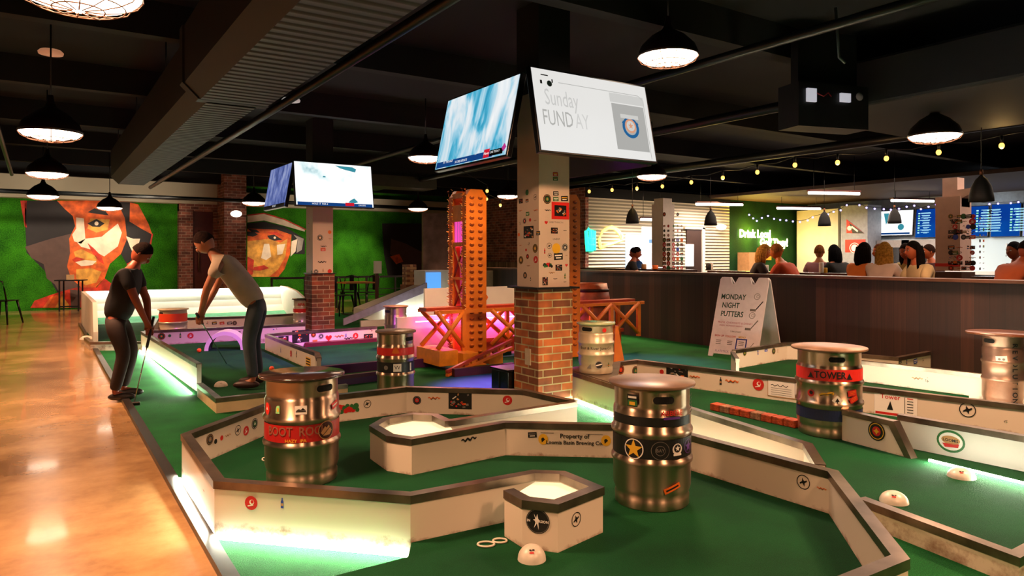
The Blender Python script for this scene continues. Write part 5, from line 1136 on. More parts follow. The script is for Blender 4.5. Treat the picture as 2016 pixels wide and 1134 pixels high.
# ------------------------------------------------------------------ white ski-jump ramp, blue lit
t = thing('ski_ramp', 'white sloping ramp with a blue lit opening, beyond the bridge', 'ramp', (5.8, 12.8, 0))
Mx = Matrix(((1, 0, 0, 0), (0, 0, 1, 0), (0, 1, 0, 0), (0, 0, 0, 1)))
adopt(MB().prism([(5.6, .0), (7.05, 0), (7.05, 1.02), (6.4, 1.02), (6.4, .72), (5.1, .3), (5.1, .12)], 12.8, 13.3, M_clean, Mx).build('body', norm=True), t)
adopt(MB().prism([(4.7, .02), (6.42, .60), (6.42, .78), (4.7, .14)], 12.74, 12.8, mat('lilac_board', 'a9a2cc', rough=.4), Mx).build('side_board', norm=True), t)
adopt(MB().box((6.42, 12.77, .62), (6.74, 12.8, .98), mat('blue_window', '3a8ae0', emit=(.12, .42, 1), es=.8)).build('opening'), t)
adopt(MB().box((6.85, 12.77, .3), (7.0, 12.8, .36), mat('blue_cup', '1e63c0', emit=(.1, .35, .9), es=.4)).build('opening'), t)
adopt(MB().box((5.55, 12.70, .18), (7.3, 12.73, .2), LED).build('light_strip'), t)
adopt(MB().box((7.05, 12.8, 0), (8.0, 12.9, 1.0), mat('beige_panel', 'bcae92', rough=.6)).build('end_panel'), t)
adopt(MB().box((4.9, 12.4, 0), (7.6, 12.46, .12), M_clean).build('curb'), t)
p = gz(806, 14.8, 0)
t = thing('block_tower', 'stack of wooden blocks beyond the ramp', 'block tower', (p.x, p.y, 0)); wb = [mat('block_tan', 'c99a68', rough=.6), mat('block_dark', '8a5330', rough=.6)]
adopt_l(MB().box((-.14, -.14, 0), (.14, .14, .72), wb[1]).build('stand'), t)
for k in range(8): 
    for j in range(3): adopt_l(MB().box((-.11 + .075 * j, -.11, .72 + k * .052) if k % 2 else (-.11, -.11 + .075 * j, .72 + k * .052), (-.04 + .075 * j, .11, .768 + k * .052) if k % 2 else (.11, -.04 + .075 * j, .768 + k * .052), wb[(k + j) % 2]).build('block'), t)
# whiskey barrel
p = gz(1163, 10.2, 0); prof = [(0, 0), (.23, 0), (.27, .2), (.29, .45), (.27, .72), (.23, .92), (.215, .915), (.215, .89), (0, .89)]
t = thing('wooden_barrel', 'tall reddish wooden barrel behind the cream keg', 'barrel', (p.x, p.y, 0))
adopt_l(MB().lathe(prof, mat('barrel_wood', '8f4420', rough=.5, var=.3, scale=9), 32).build('staves', norm=True), t)
for z, r in ((.1, .253), (.3, .282), (.62, .284), (.82, .255)): adopt_l(MB().lathe([(r, z - .022), (r + .006, z - .02), (r + .006, z + .02), (r, z + .022)], mat('hoop_iron', '2a1a16', rough=.4, metal=.8), 32).build('hoop'), t)
p = gz(1216, 8.2, 0); o = MB().prism([(-.05, 0), (.09, 0), (.0, .5), (-.03, .5)], -.03, .03, M_or, Matrix.Translation(p) @ Matrix.Rotation(-YAW, 4, 'Z') @ Matrix(((1, 0, 0, 0), (0, 0, 1, 0), (0, 1, 0, 0), (0, 0, 0, 1)))).build('bridge_anchor', norm=True); tag(o, 'slanted orange end block right of the cream keg', 'anchor')

# ------------------------------------------------------------------ folding sign board
c = gz(1467, 9.3, 0); sx = Vector((RX, RY, 0)); fx = Vector((FX, FY, 0)); sdir = -sx * .72 - fx * .69; wdir = sx * .69 - fx * .72
t = thing('sandwich_board', 'white folding sign reading Monday Night Putters in front of the half wall', 'sign', (c.x, c.y, 0)); Hs, hs = 1.02, .33; WS = mat('sign_plastic', 'e2dbe0', rough=.45, var=.03)
for s, nm in ((1, 'front_panel'), (-1, 'back_panel')):
    up = (Vector((0, 0, Hs)) - sdir * hs * s).normalized(); L = sqrt(Hs * Hs + hs * hs); nn = wdir.cross(up); nn = nn if nn.dot(sdir) * s > 0 else -nn
    base = Vector((c.x, c.y, 0)) + sdir * hs * s
    Mx = Matrix(((wdir.x, up.x, nn.x, base.x), (wdir.y, up.y, nn.y, base.y), (wdir.z, up.z, nn.z, base.z), (0, 0, 0, 1)))
    w = .34; poly = [(-w, 0), (-w + .06, 0), (-w + .07, .04), (w - .07, .04), (w - .06, 0), (w, 0), (w - .0, L * .97), (w - .02, L), (w - .14, L), (w - .18, L - .09), (w - .22, L - .09), (w - .26, L), (-w + .26, L), (-w + .22, L - .09), (-w + .18, L - .09), (-w + .14, L), (-w + .02, L), (-w, L * .97)]
    pn = MB().prism(poly, -.0, .022, WS, Mx).build(nm, norm=True); adopt(pn, t)
    if s == 1:
        a = Art(); g = ink('sign_green', '1f4a3a')
        for k, tx in enumerate(('MONDAY', 'NIGHT', 'PUTTERS')): a.text(tx, -.22 + .088 * len(tx) / 6 * 1.25, .80 - k * .115, .1, g, 1, .02, sx=.8)
        for k, (x, y) in enumerate(((.22, .82), (.19, .57))): a.ring(x, y, .042, .006, GY, 1, 24); a.ring(x + .01, y, .02, .004, GY, 1, 12); a.line([(x + .09, y - .06), (x + .01, y - .17)], .014, K_ if k == 0 else GY, 1); a.rect(x - .03, y - .18, .08, .03, GY, 1)
        a.line([(.27, .22), (.21, .13)], .008, GY, 1)
        a.text('PRIZES, GIVEAWAYS & DRINKS', -.03, .455, .036, ink('sign_pink', 'c06a80'), 1); a.text('EVERY MONDAY NIGHT', -.08, .415, .03, MATS['ink_sign_pink'], 1); a.text('7 PM START', 0, .34, .03, GY, 1)
        for k, (tx, m) in enumerate((('SIGN UP', RD), ('FOLLOW', ink('coral', 'e0604a')), ('MENU', YL))): a.text(tx, -.22 + k * .16, .275, .036, m, 1, .01)
        for k in range(3): 
            for q in range(3): a.rect(-.22 + k * .16, .215 - q * .022, .07, .008, GY, 1)
        bl = ink('sign_blue', '3a4a9c')
        for (x, y, ww, hh) in ((.10, .25, .15, .016), (.10, .12, .15, .016), (.033, .185, .016, .14), (.167, .185, .016, .14)): a.rect(x, y, ww, hh, bl, 1)
        a.text('FLATSTICK', -.15, .075, .04, ink('sign_lilac', '8a7ab0'), 1)
        a.build('lettering', plane_map(base + nn * .022, wdir, up, nn, .001), pn)

# ------------------------------------------------------------------ bar fittings
# neon on corrugated wall
def neon(pts_list, r, m, label, nm='neon_sign', cat='neon sign', wall=13.49):
    mb = MB()
    for pts in pts_list:
        P = [on_plane(x, y, (0, wall, 0), Vector((0, -1, 0)))[0] for x, y in pts]
        mb.tube(P, r, m, 6)
    o = mb.build(nm); return tag(o, label, cat)
ngr = mat('neon_green', '20e0a0', emit=(.03, 1, .5), es=1.7); nye = mat('neon_yellow', 'ffe890', emit=(1, .75, .12), es=2.4); nyt = mat('neon_words', 'fff6c0', emit=(1, .8, .35), es=16)
neon([[(1156, 495), (1154, 455), (1158, 451), (1162, 455), (1162, 495)], [(1165, 495), (1165, 453), (1170, 455), (1170, 493)], [(1153, 470), (1171, 470)], [(1155, 482), (1171, 482)]], .045, ngr, 'green neon shape at the left end of the corrugated wall')
neon([[(1182, 488), (1180, 470), (1186, 456), (1198, 449), (1210, 451), (1219, 460), (1224, 474), (1210, 478), (1196, 482), (1182, 488)], [(1190, 452), (1204, 446), (1216, 452), (1225, 464), (1224, 474)]], .035, nye, 'yellow neon taco outline on the corrugated wall')
def neontext(s, px, py, size, wall=13.44, rot=0):
    P, Z = on_plane(px, py, (0, wall, 0), Vector((0, -1, 0))); a = Art().text(s, 0, 0, size, nyt, 1, .05); return a.build('words', plane_map(P, (1, 0, 0), (0, 0, 1), (0, -1, 0), .002))
t = thing('neon_sign', 'yellow neon words in two lines on the dark green wall', 'neon sign', (18, 13.45, 2))
for (s, x, y) in (('Drink Local', 1487, 461), ('Golf Tipsy!', 1524, 478)): adopt(neontext(s, x, y, .30), t)
light('neon_light', 'POINT', (17.2, 13.25, 2.0), 70, (1, .62, .05), .2); light('neon_light', 'POINT', (18.4, 13.25, 1.75), 35, (1, .62, .05), .2)
def wallbox(x0, y0, x1, y1, m, nm, label, cat, wall=13.5, th=.04, n=Vector((0, -1, 0)), kind=None):
    a = on_plane(x0, y0, Vector(n) * -wall if False else (0, wall, 0), n)[0]; b = on_plane(x1, y1, (0, wall, 0), n)[0]
    o = MB().box((min(a.x, b.x), wall - th, min(a.z, b.z)), (max(a.x, b.x), wall, max(a.z, b.z)), m).build(nm)
    if kind: o['kind'] = kind
    else: tag(o, label, cat)
    return o
def xwall(px, py, X): return on_plane(px, py, (X, 0, 0), Vector((-1, 0, 0)))[0]
winb = mat('bright_window', 'ffffff', emit=(.9, .95, 1), es=.85)
w1 = wallbox(1263, 446, 1303, 540, winb, 'window_1', '', '', kind='structure'); w2 = wallbox(1231, 462, 1262, 540, mat('blue_fridge_glow', 'cfe6ff', emit=(.4, .62, .9), es=.8), 'window_2', '', '', kind='structure')
Art().rect(0, .1, .3, .1, GC if False else ink('cooler_blue', '4f7fb0')).rect(.1, -.3, .2, .3, GY).build('sticker', plane_map(((w1.bound_box[0][0] + w1.bound_box[6][0]) / 2, 13.455, 1.6), (1, 0, 0), (0, 0, 1), (0, -1, 0)), w1)
d = wallbox(1350, 452, 1380, 545, mat('brown_door', '35221a', rough=.3), 'door_2', '', '', kind='structure')
wallbox(1345, 447, 1384, 452, M_clean, 'trim_5', '', '', kind='structure', th=.08); wallbox(1379, 447, 1384, 545, M_clean, 'trim_6', '', '', kind='structure', th=.08); wallbox(1349, 481, 1361, 524, winb, 'window_3', '', '', kind='structure', th=.09)
wallbox(1452, 497, 1478, 545, mat('tan_box', 'c08a55', rough=.6), 'cardboard_box', 'tall tan box standing before the green wall at left', 'box', th=.4)
wallbox(1497, 492, 1517, 512, mat('yellow_poster', 'b8901c', rough=.5), 'poster', 'yellow lit poster under the neon words', 'poster', th=.03)
wallbox(1573, 485, 1593, 515, mat('shelf_light', 'c9cf9a', emit=(.7, .75, .4), es=.25), 'lit_shelf', 'dim greenish lit niche at the right end of the green wall', 'shelf', th=.04)
# pale panel and pillar before the tap wall
a = xwall(1596, 500, 19.4); b = xwall(1650, 500, 19.4)
o = MB().box((19.4, b.y, 0), (19.5, 13.4, 2.7), M_clean).build('white_partition'); tag(o, 'tall pale partition at the left end of the tap wall', 'partition')
c_ = xwall(1652, 500, 19.2); d_ = xwall(1708, 500, 19.2); o = MB().box((19.2, d_.y, 0), (19.9, c_.y - .05, 2.75), mat('grey_column', '9a9ca2', rough=.5)).build('grey_column'); tag(o, 'grey white square column hung with a pennant', 'column')
def xart(px, py, X, fn, nm='pennant', label=None, cat=None, par=None):
    P = xwall(px, py, X); o = fn().build(nm, plane_map(P, (0, -1, 0), (0, 0, 1), (-1, 0, 0), .01)); 
    if par is not None: o.parent = par
    if label: tag(o, label, cat)
    return o
xart(1680, 449, 19.2, lambda: Art().poly([(-.2, .26), (.33, -.16), (-.2, -.14)], redk, 1).poly([(-.12, .16), (.33, -.16), (-.02, -.145)], K_, 2).disc(-.11, -.0, .07, W_, 3, 10).line([(-.05, .05), (.14, -.1)], .05, W_, 3), label='red black and white pennant on the grey column', cat='pennant')
xart(1684, 484, 19.2, lambda: Art().rect(0, 0, .6, .36, redk, 1).disc(-.02, -.06, .1, W_, 2, 14).ring(-.02, -.06, .15, .02, W_, 2), 'banner', 'red banner with a white round emblem below the pennant', 'banner')
# bar screens on the right wall
def btv(x0, x1, ztop, zbot, mat_, label, arts, gx=19.98):
    a, b = xwall(x0, 440, gx), xwall(x1, 440, gx); w = abs(a.y - b.y); h = ztop - zbot
    return tv((gx - .05, (a.y + b.y) / 2, (ztop + zbot) / 2), -pi / 2, -R_(6), w, h, mat_, label, arts, 'screens above the taps', cat='screen')
a = Art().poly([(-.2, .28), (-.05, .28), (-.06, .1), (-.12, -.05), (-.16, .12)], MATS['glow_teal'], 1).rect(0, -.3, 1.1, .05, gB, 1).disc(.3, -.12, .09, MATS['glow_teal'], 1, 10)
btv(1712, 1800, 2.60, 1.88, screen_mat('game_video_far', 'game', 1.2), 'bar screen with a washed out white game picture', a)
def menu(seed):
    r = random.Random(seed); a = Art()
    for c0 in (-.42, .1):
        for q in range(9):
            a.rect(c0 + .02, .27 - q * .066, .05, .035, gGr if q % 2 else gC, 1); a.rect(c0 + .06 + r.uniform(.12, .16), .28 - q * .066, r.uniform(.16, .28), .014, gC, 1); a.rect(c0 + .2, .258 - q * .066, r.uniform(.1, .3), .008, gC, 1)
    return a
mm = screen_mat('menu_board', 'menu', .75)
btv(1804, 1880, 2.6, 1.80, mm, 'blue menu screen left of the right pillar', menu(1)); btv(1884, 1948, 2.6, 1.80, mm, 'blue menu screen partly hidden by the right pillar', menu(2)); btv(1952, 2012, 2.62, 1.78, mm, 'blue menu screen right of the right pillar', menu(3)); btv(2015, 2070, 2.62, 1.78, screen_mat('menu_pink', 'violet', 1.0), 'menu screen cut by the right edge', menu(4))
# tiled splash, taps and back counter
o = MB().box((20.0, 5.5, .9), (20.08, 11.4, 1.78), mat('tile_white', 'b8c8cc', rough=.25, var=.05, emit=(.5, .68, .75), es=.15)).build('tile_splashback'); tag(o, 'cool lit tiled splashback behind the taps', 'splashback')  # tile emission paints in the cool light falling on it
o = MB().box((19.3, 5.0, .85), (20.08, 11.0, .93), M_clean).build('back_counter'); tag(o, 'pale back counter under the taps', 'counter')
tp0 = None; sil = mat('tap_chrome', 'd8dde0', rough=.2, metal=1)
for k in range(22):
    y = (9.55 - k * .09) if k < 10 else (7.9 - (k - 10) * .1)
    if tp0 is None:
        tp0 = thing('beer_tap', 'small chrome beer tap on the tiled splashback', 'tap', (20.0, y, 1.4), 0, 'beer taps in a row'); adopt_l(MB().tube([(0, 0, 0), (-.1, 0, 0), (-.12, 0, -.1)], .012, sil, 6).build('spout'), tp0); adopt_l(MB().tube([(-.06, 0, .02), (-.08, 0, .22)], [.012, .024], mat('tap_handle', 'e6e2dc', rough=.4), 6).build('handle'), tp0)
    else: dup(tp0, (20.0, y, 1.4))
for (px, X, l) in ((1757, 19.6, 'pale grey fridge under the game screen'), (1808, 19.6, 'second grey fridge left of the taps')):
    p = xwall(px, 500, X); t = thing('fridge', l, 'fridge', (X, p.y, 0)); adopt_l(MB().box((-.0, -.45, 0), (.38, .45, 1.75), mat('fridge_grey', '8f8a8a', rough=.4)).build('body'), t); adopt_l(MB().box((-.02, -.3, .9), (0, .3, 1.55), mat('fridge_glass', '1a1c22', rough=.1)).build('glass_door'), t)
# violet string lights
vl = mat('violet_bulb', 'a090ff', emit=(.35, .25, 1), es=5); vp = None; vpts = [(1475, 423), (1483, 430), (1490, 435), (1500, 429), (1512, 425), (1524, 431), (1536, 433), (1548, 434), (1561, 436), (1575, 437), (1590, 434), (1600, 428), (1617, 424), (1630, 422), (1641, 417), (1655, 414), (1667, 404), (1692, 404), (1706, 409), (1722, 411), (1740, 412), (1754, 413), (1770, 411), (1785, 407), (1800, 405), (1813, 412), (1828, 407), (1843, 403), (1855, 394), (1948, 402), (1965, 401), (1990, 400), (2005, 398)]
for (x, y) in vpts:
    p = gd(x, y, 17.5 if x < 1700 else 16.5)
    if vp is None: vp = MB().ball((0, 0, 0), .023, vl, 8).build('fairy_light'); vp.location = p; tag(vp, 'tiny violet bulb strung under the bar ceiling', 'bulb', 'violet bulbs along the bar')
    else: c2 = vp.copy(); COL.objects.link(c2); c2.location = p
o = MB().tube([gd(x, y, 17.5 if x < 1700 else 16.5) + Vector((0, 0, .028)) for x, y in vpts], .006, M_black, 5).build('fairy_light_cable'); tag(o, 'thin cable of the violet bulbs', 'cable')
# projector-like unit in the ceiling box
p = gd(1640, 190, 6.5); t = thing('electrical_unit', 'small open black unit with white label and lens under the dark ceiling', 'ceiling unit', p, -YAW + .3)
adopt_l(MB().box((-.36, .02, -.28), (.42, .3, .12), mat('unit_black', '050608', rough=.5, var=0)).build('housing'), t); adopt_l(MB().box((-.28, -.002, -.06), (-.18, .02, .06), mat('label_white', 'c9c9d6', emit=(.7, .7, .8), es=.5)).build('paper_label'), t); adopt_l(MB().box((.09, -.002, -.04), (.2, .02, .04), MATS['label_white']).build('paper_label'), t)
adopt_l(MB().box((-.3, .1, .1), (.36, .2, .62), MATS['unit_black']).build('bracket'), t); adopt_l(MB().ball((.3, 0, .02), .04, mat('lens_grey', '6a6670', rough=.2), 12, (1, .5, 1)).build('lens'), t); adopt_l(MB().tube([(-.18, 0, .02), (-.12, -.02, -.01), (-.06, -.01, .03), (-.02, 0, 0)], .006, mat('red_wire', '8a1626', rough=.4), 5).build('red_wire'), t)
# high table behind the half wall and things on it
M_bt = mat('bar_table_top', '33201a', rough=.25, var=.1, coat=.4)
for (y0, y1, x, l) in ((.6, 4.3, 10.0, 'long dark high table behind the half wall at right'), (5.7, 8.6, 10.05, 'dark high table behind the half wall in the middle'), (9.4, 12.6, 10.3, 'dark high table beside the speckled pillar')):
    t = thing('high_table', l, 'table', (x, (y0 + y1) / 2, 0)); h = (y1 - y0) / 2; adopt_l(MB().box((-.2, -h, 1.01), (.2, h, 1.05), M_bt, bev=.005).build('table_top'), t)
    for yy in (-h + .3, h - .3): adopt_l(MB().tube([(0, yy, 0), (0, yy, 1.01)], .04, M_black, 10).build('leg'), t); adopt_l(MB().lathe([(0, 0), (.24, 0), (.24, .015), (.03, .03), (0, .03)], M_black, 20, c=(0, yy, 0)).build('foot'), t)
def can(px, py, X, h, r, m, l, nm='drink_can', cat='can'):
    p = on_plane(px, py, (X, 0, 0), Vector((-1, 0, 0)))[0]; o = MB().lathe([(0, 0), (r * .9, 0), (r, .01), (r, h * .9), (r * .85, h), (0, h)], m, 16).build(nm); o.location = (p.x, p.y, 1.05); return tag(o, l, cat)
can(1617, 530, 9.95, .16, .035, W_, 'white can on the high table beside the mauve shirt'); can(1625, 532, 10.0, .08, .03, MATS['bulb_glow'] if False else YL, 'small amber glass beside the white can', 'beer_glass', 'glass')
can(1509, 530, 10.0, .11, .035, W_, 'pale cup in front of the person in coral', 'paper_cup', 'cup'); can(1395, 528, 10.2, .12, .045, K_, 'black cup on the table near the door', 'dark_cup', 'cup'); can(1401, 526, 10.25, .14, .03, W_, 'white bottle beside the black cup', 'small_bottle', 'bottle'); can(1268, 530, 10.1, .1, .05, TN, 'tan basket on the table left of the speckled pillar', 'food_basket', 'basket'); can(1290, 531, 10.1, .08, .06, OR_, 'orange food tray at the foot of the speckled pillar', 'food_tray', 'tray')
# rear terrace: railing, tables, chairs, sign on post
t = thing('railing', 'black metal railing in front of the green wall', 'railing', (6, 17.4, 0))
for z in (.75, .45, .3): adopt(MB().box((4.6, 17.38, z), (11.0, 17.42, z + (.05 if z > .7 else .02)), M_black).build('rail_bar'), t)
for k in range(9): adopt(MB().box((4.6 + k * .8, 17.37, 0), (4.64 + k * .8, 17.43, .78), M_black).build('post'), t)
p = gz(742, 15.6, 0); t = thing('sign_post', 'small white notice on a thin brown post in front of the green wall', 'sign', (p.x, p.y, 0)); adopt_l(MB().box((-.03, -.03, 0), (.03, .03, .95), mat('post_brown', '4a211a', rough=.5)).build('post'), t); adopt_l(MB().box((-.09, -.05, .93), (.09, -.03, 1.2), M_clean).build('notice'), t)
def cafe_chair(nm, label, loc, rz, group=None):
    t = thing(nm, label, 'chair', loc, rz, group); m = mat('chair_black', '0a0d0f', rough=.35, metal=.4)
    adopt_l(MB().box((-.19, -.19, .44), (.19, .19, .46), m, bev=.008).build('seat'), t)
    for sx_ in (-1, 1):
        for sy in (-1, 1): adopt_l(MB().tube([(sx_ * .16, sy * .16, .44), (sx_ * .23, sy * .23, 0)], [.022, .014], m, 6).build('leg'), t)
    mb = MB().tube([(-.18, .18, .45), (-.17, .23, .68), (-.15, .25, .82), (0, .26, .86), (.15, .25, .82), (.17, .23, .68), (.18, .18, .45)], .014, m, 6); mb.box((-.05, .235, .5), (.05, .25, .84), m); adopt_l(mb.build('backrest'), t)
    return t
for i, (x, y, rz, l) in enumerate(((672, 15.7, .3, 'black metal chair nearest the rear white pillar on its right'), (688, 17.0, 3.0, 'black metal chair behind the wooden cafe table'), (722, 16.9, -1.2, 'black metal chair right of the wooden cafe table'))):
    p = gz(x, y, 0); cafe_chair('metal_chair', l, (p.x, p.y, 0), rz, 'black metal chairs by the green wall')
p = gz(700, 16.0, 0); t = thing('cafe_table', 'small cafe table with an orange wood top by the green wall', 'table', (p.x, p.y, 0)); adopt_l(MB().box((-.35, -.35, .70), (.35, .35, .73), mat('table_wood', 'a8652e', rough=.4)).build('table_top'), t); adopt_l(MB().tube([(0, 0, 0), (0, 0, .7)], .035, M_black, 8).build('leg'), t); adopt_l(MB().box((-.25, -.25, 0), (.25, .25, .02), M_black).build('foot'), t)
p = gp(12, 638); cafe_chair('metal_chair', 'black metal chair cut by the left edge', (p.x - .05, p.y + .1, 0), 2.6, None)
p = gp(140, 612, 0); t = thing('side_table', 'narrow dark framed table with a little box before the left mural', 'table', (p.x, p.y, 0), -.3); adopt_l(MB().box((-.3, -.2, .72), (.3, .2, .745), M_black).build('table_top'), t)
for sx_ in (-.2, .2):
    for sy in (-.16, .16): adopt_l(MB().box((sx_ - .015, sy - .015, 0), (sx_ + .015, sy + .015, .72), M_black).build('leg'), t)
adopt_l(MB().box((-.2, -.17, .1), (.2, -.15, .13), M_black).build('stretcher'), t)
o = MB().box((-.1, -.06, 0), (.06, .06, .12), mat('tan_carton', 'b58a5c', rough=.6)).build('small_box'); o.location = (p.x, p.y, .745); tag(o, 'small tan box standing on the narrow dark table', 'box')
# whiteboard-like shelf right of hedge
p = gz(855, 20.5, 0); o = MB().box((p.x - .35, p.y, .9), (p.x + .45, p.y + .1, 2.55), mat('blurred_poster', 'a58d88', rough=.6, var=.3, scale=2)).build('wall_poster'); tag(o, 'tall pale poster panel left of the orange tower', 'poster')
# ------------------------------------------------------------------ people
def skinned(verts, edges, radii, sub=1):
    me = bpy.data.meshes.new('sk'); me.from_pydata([tuple(v) for v in verts], edges, []); o = bpy.data.objects.new('sk', me); COL.objects.link(o)
    o.modifiers.new('s', 'SKIN'); sv = me.skin_vertices[0].data
    for k, r in enumerate(radii): sv[k].radius = (r if isinstance(r, tuple) else (r, r)); sv[k].use_root = (k == 0)
    m = o.modifiers.new('u', 'SUBSURF'); m.levels = sub; m.render_levels = sub
    dg = bpy.context.evaluated_depsgraph_get(); r = bpy.data.meshes.new_from_object(o.evaluated_get(dg)); bpy.data.objects.remove(o); return r
def person(label, loc, rz, J, shirt, pants, hairc, hair='short', skin='b0643c', long_sleeve=False, group=None, shoes='1a1412', scale=1.0, sub=1, fat=1.0):
    t = thing('person', label, 'person', loc, rz, group); t.scale = (scale,) * 3
    sk = mat('skin_' + skin, skin, rough=.5, var=.05); lip = mat('lips', '8a3a2c', rough=.4, var=0)
    V, E, Rr = [], [], []; ix = {}
    def add(n, p, r, par=None):
        ix[n] = len(V); V.append(Vector(p)); Rr.append(r)
        if par is not None: E.append((ix[par], ix[n]))
    add('pelvis', J['pelvis'], .06 * fat); add('belly', J['belly'], .075 * fat, 'pelvis'); add('chest', J['chest'], .125 * fat, 'belly'); add('neckb', J['neck'], .06, 'chest')
    hd = Vector(J['head']); add('headb', Vector(J['neck']).lerp(hd, .55), .052, 'neckb')
    for s in 'LR':
        add('sh' + s, J['sh' + s], .055, 'chest'); add('el' + s, J['el' + s], .042, 'sh' + s); add('wr' + s, J['wr' + s], .028, 'el' + s)
        w, e = Vector(J['wr' + s]), Vector(J['el' + s]); d = (w - e).normalized(); sd = d.cross(Vector((0, 0, 1))); sd = sd.normalized() if sd.length > .1 else Vector((1, 0, 0)); up = sd.cross(d).normalized()
        add('pa' + s, w + d * .05, (.034, .02), 'wr' + s)
        for k in range(4):
            b = w + d * .088 + sd * (k - 1.5) * .019; add(f'f{k}{s}', b, .0095, 'pa' + s); ln = (.032, .04, .036, .028)[k]
            add(f'g{k}{s}', b + d * ln - up * .012, .0088, f'f{k}{s}'); add(f'h{k}{s}', b + d * (ln + .012) - up * .036, .0075, f'g{k}{s}')
        add('t0' + s, w + d * .045 - sd * .035 - up * .008, .0105, 'pa' + s); add('t1' + s, w + d * .075 - sd * .045 - up * .022, .009, 't0' + s)
        add('hi' + s, J['hi' + s], .06 * fat, 'pelvis'); add('kn' + s, J['kn' + s], .055, 'hi' + s); add('an' + s, J['an' + s], .036, 'kn' + s)
        fd = Vector(J.get('toe', (0, 1, 0))); add('to' + s, Vector(J['an' + s]) + fd * .14 - Vector((0, 0, .04)), .032, 'an' + s)
    me = skinned(V, E, Rr, sub); mb = MB(); mb.add(me, sk, lambda v: v)
    # head with face, turned by J['look'] (angle) and tilted down by J['nod']
    Hm = Matrix.Translation(hd) @ Matrix.Rotation(J.get('look', 0), 4, 'Z') @ Matrix.Rotation(-J.get('nod', 0), 4, 'X')
    def hp(*p): return Hm @ Vector(p)
    n = 14; seg = 20; rings = []
    for k in range(n + 1):
        a = -pi / 2 + pi * k / n; z = sin(a) * .118; ring = []
        for j in range(seg):
            b = 2 * pi * j / seg; x = cos(a) * cos(b) * .077; y = cos(a) * sin(b) * .097
            if z < -.01: x *= 1 + z * 2.2; y = y * (1 + z * 1.6) + (.012 if y > 0 else 0)
            if z < -.05 and y > 0: y += .006
            ring.append(mb.bm.verts.new(hp(x, y, z)))
        rings.append(ring)
    si = mb.mi(sk)
    for k in range(n):
        for j in range(seg):
            try: f = mb.bm.faces.new((rings[k][j], rings[k][(j + 1) % seg], rings[k + 1][(j + 1) % seg], rings[k + 1][j])); f.material_index = si
            except ValueError: pass
    def hb(c, r, m, sc): mb.ball((0, 0, 0), r, m, 8, sc); return
    for (c, r, m, sc) in (((0, .105, -.02), .017, sk, (.75, .9, 1.3)), ((.03, .088, .008), .012, mat('eye_white', 'e8e2da', rough=.3, var=0), (1.1, .5, .7)), ((-.03, .088, .008), .012, MATS['eye_white'], (1.1, .5, .7)), ((.03, .094, .008), .006, K_, (1, .4, 1)), ((-.03, .094, .008), .006, K_, (1, .4, 1)), ((0, .096, -.056), .02, lip, (1.1, .35, .35)), ((.078, 0, -.005), .02, sk, (.4, .8, 1.4)), ((-.078, 0, -.005), .02, sk, (.4, .8, 1.4)), ((.03, .09, .03), .015, mat('brow', '2a1a12', rough=.8, var=0), (1.2, .3, .25)), ((-.03, .09, .03), .015, MATS['brow'], (1.2, .3, .25))):
        T = Hm @ Matrix.Translation(c) @ Matrix.Diagonal((r * sc[0], r * sc[1], r * sc[2], 1)); mb.lathe([(max(0, cos(-pi / 2 + pi * k / 6)), sin(-pi / 2 + pi * k / 6)) for k in range(7)], m, 8, M=T)
    o = mb.build('body'); [setattr(f, 'use_smooth', True) for f in o.data.polygons]; o.parent = t
    # hair
    hm = mat('hair_' + hairc, hairc, rough=.95, spec=.1, var=.25, scale=40, bump=.4, bscale=90); mb = MB(); rings = []
    for k in range(9):
        a = R_(-8) + (pi / 2 + R_(8)) * k / 8; ring = []
        for j in range(seg):
            b = 2 * pi * j / seg; fr = max(0, sin(b)); aa = a + fr * R_(42) * (1 - k / 8); x = cos(aa) * cos(b) * .085; y = cos(aa) * sin(b) * .104 - .006; z = sin(aa) * .127; ring.append(mb.bm.verts.new(hp(x, y, z)))
        rings.append(ring)
    for k in range(8):
        for j in range(seg):
            f = mb.bm.faces.new((rings[k][j], rings[k][(j + 1) % seg], rings[k + 1][(j + 1) % seg], rings[k + 1][j])); f.smooth = True
    if hair in ('long', 'mid'):
        Ln = .38 if hair == 'long' else .2
        for q in range(15):
            b = pi + pi * q / 14; x, y = .08 * cos(b), .095 * sin(b) - .004; z0 = .05; p0 = hp(x, y, z0)
            mb.tube([p0, hp(x * 1.12, y * 1.1, -.06), hp(x * 1.15, y * 1.2, -.06) + Vector((0, 0, -Ln * .4)), hp(x * 1.0, y * 1.25, -.06) + Vector((0, 0, -Ln * .8))], [.02, .026, .026, .008], None, 6)
    o = mb.build('hair', hm); o.parent = t
    # shirt
    sm = mat('shirt_' + shirt, shirt, rough=.85, var=.08, scale=6); V2 = [Vector(J['pelvis']) - Vector((0, 0, .07)), J['belly'], J['chest'], Vector(J['chest']).lerp(Vector(J['neck']), .7)]; E2 = [(0, 1), (1, 2), (2, 3)]; R2 = [.142 * fat, .142 * fat, .152 * fat, .08]
    for s in 'LR':
        b = len(V2); e = Vector(J['el' + s]); q = e if long_sleeve else Vector(J['sh' + s]).lerp(e, .62)
        V2 += [J['sh' + s], q]; E2 += [(2, b), (b, b + 1)]; R2 += [.078, .064]
        if long_sleeve: V2.append(Vector(J['wr' + s]).lerp(e, .1)); E2.append((b + 1, b + 2)); R2.append(.042)
    me = skinned(V2, E2, R2, sub); o = MB().add(me, sm, lambda v: v).build('shirt'); [setattr(f, 'use_smooth', True) for f in o.data.polygons]; o.parent = t
    pm = mat('trousers_' + pants, pants, rough=.85, var=.12, scale=8); V3 = [Vector(J['pelvis']).lerp(Vector(J['belly']), .3), J['pelvis']]; E3 = [(0, 1)]; R3 = [.112 * fat, .122 * fat]
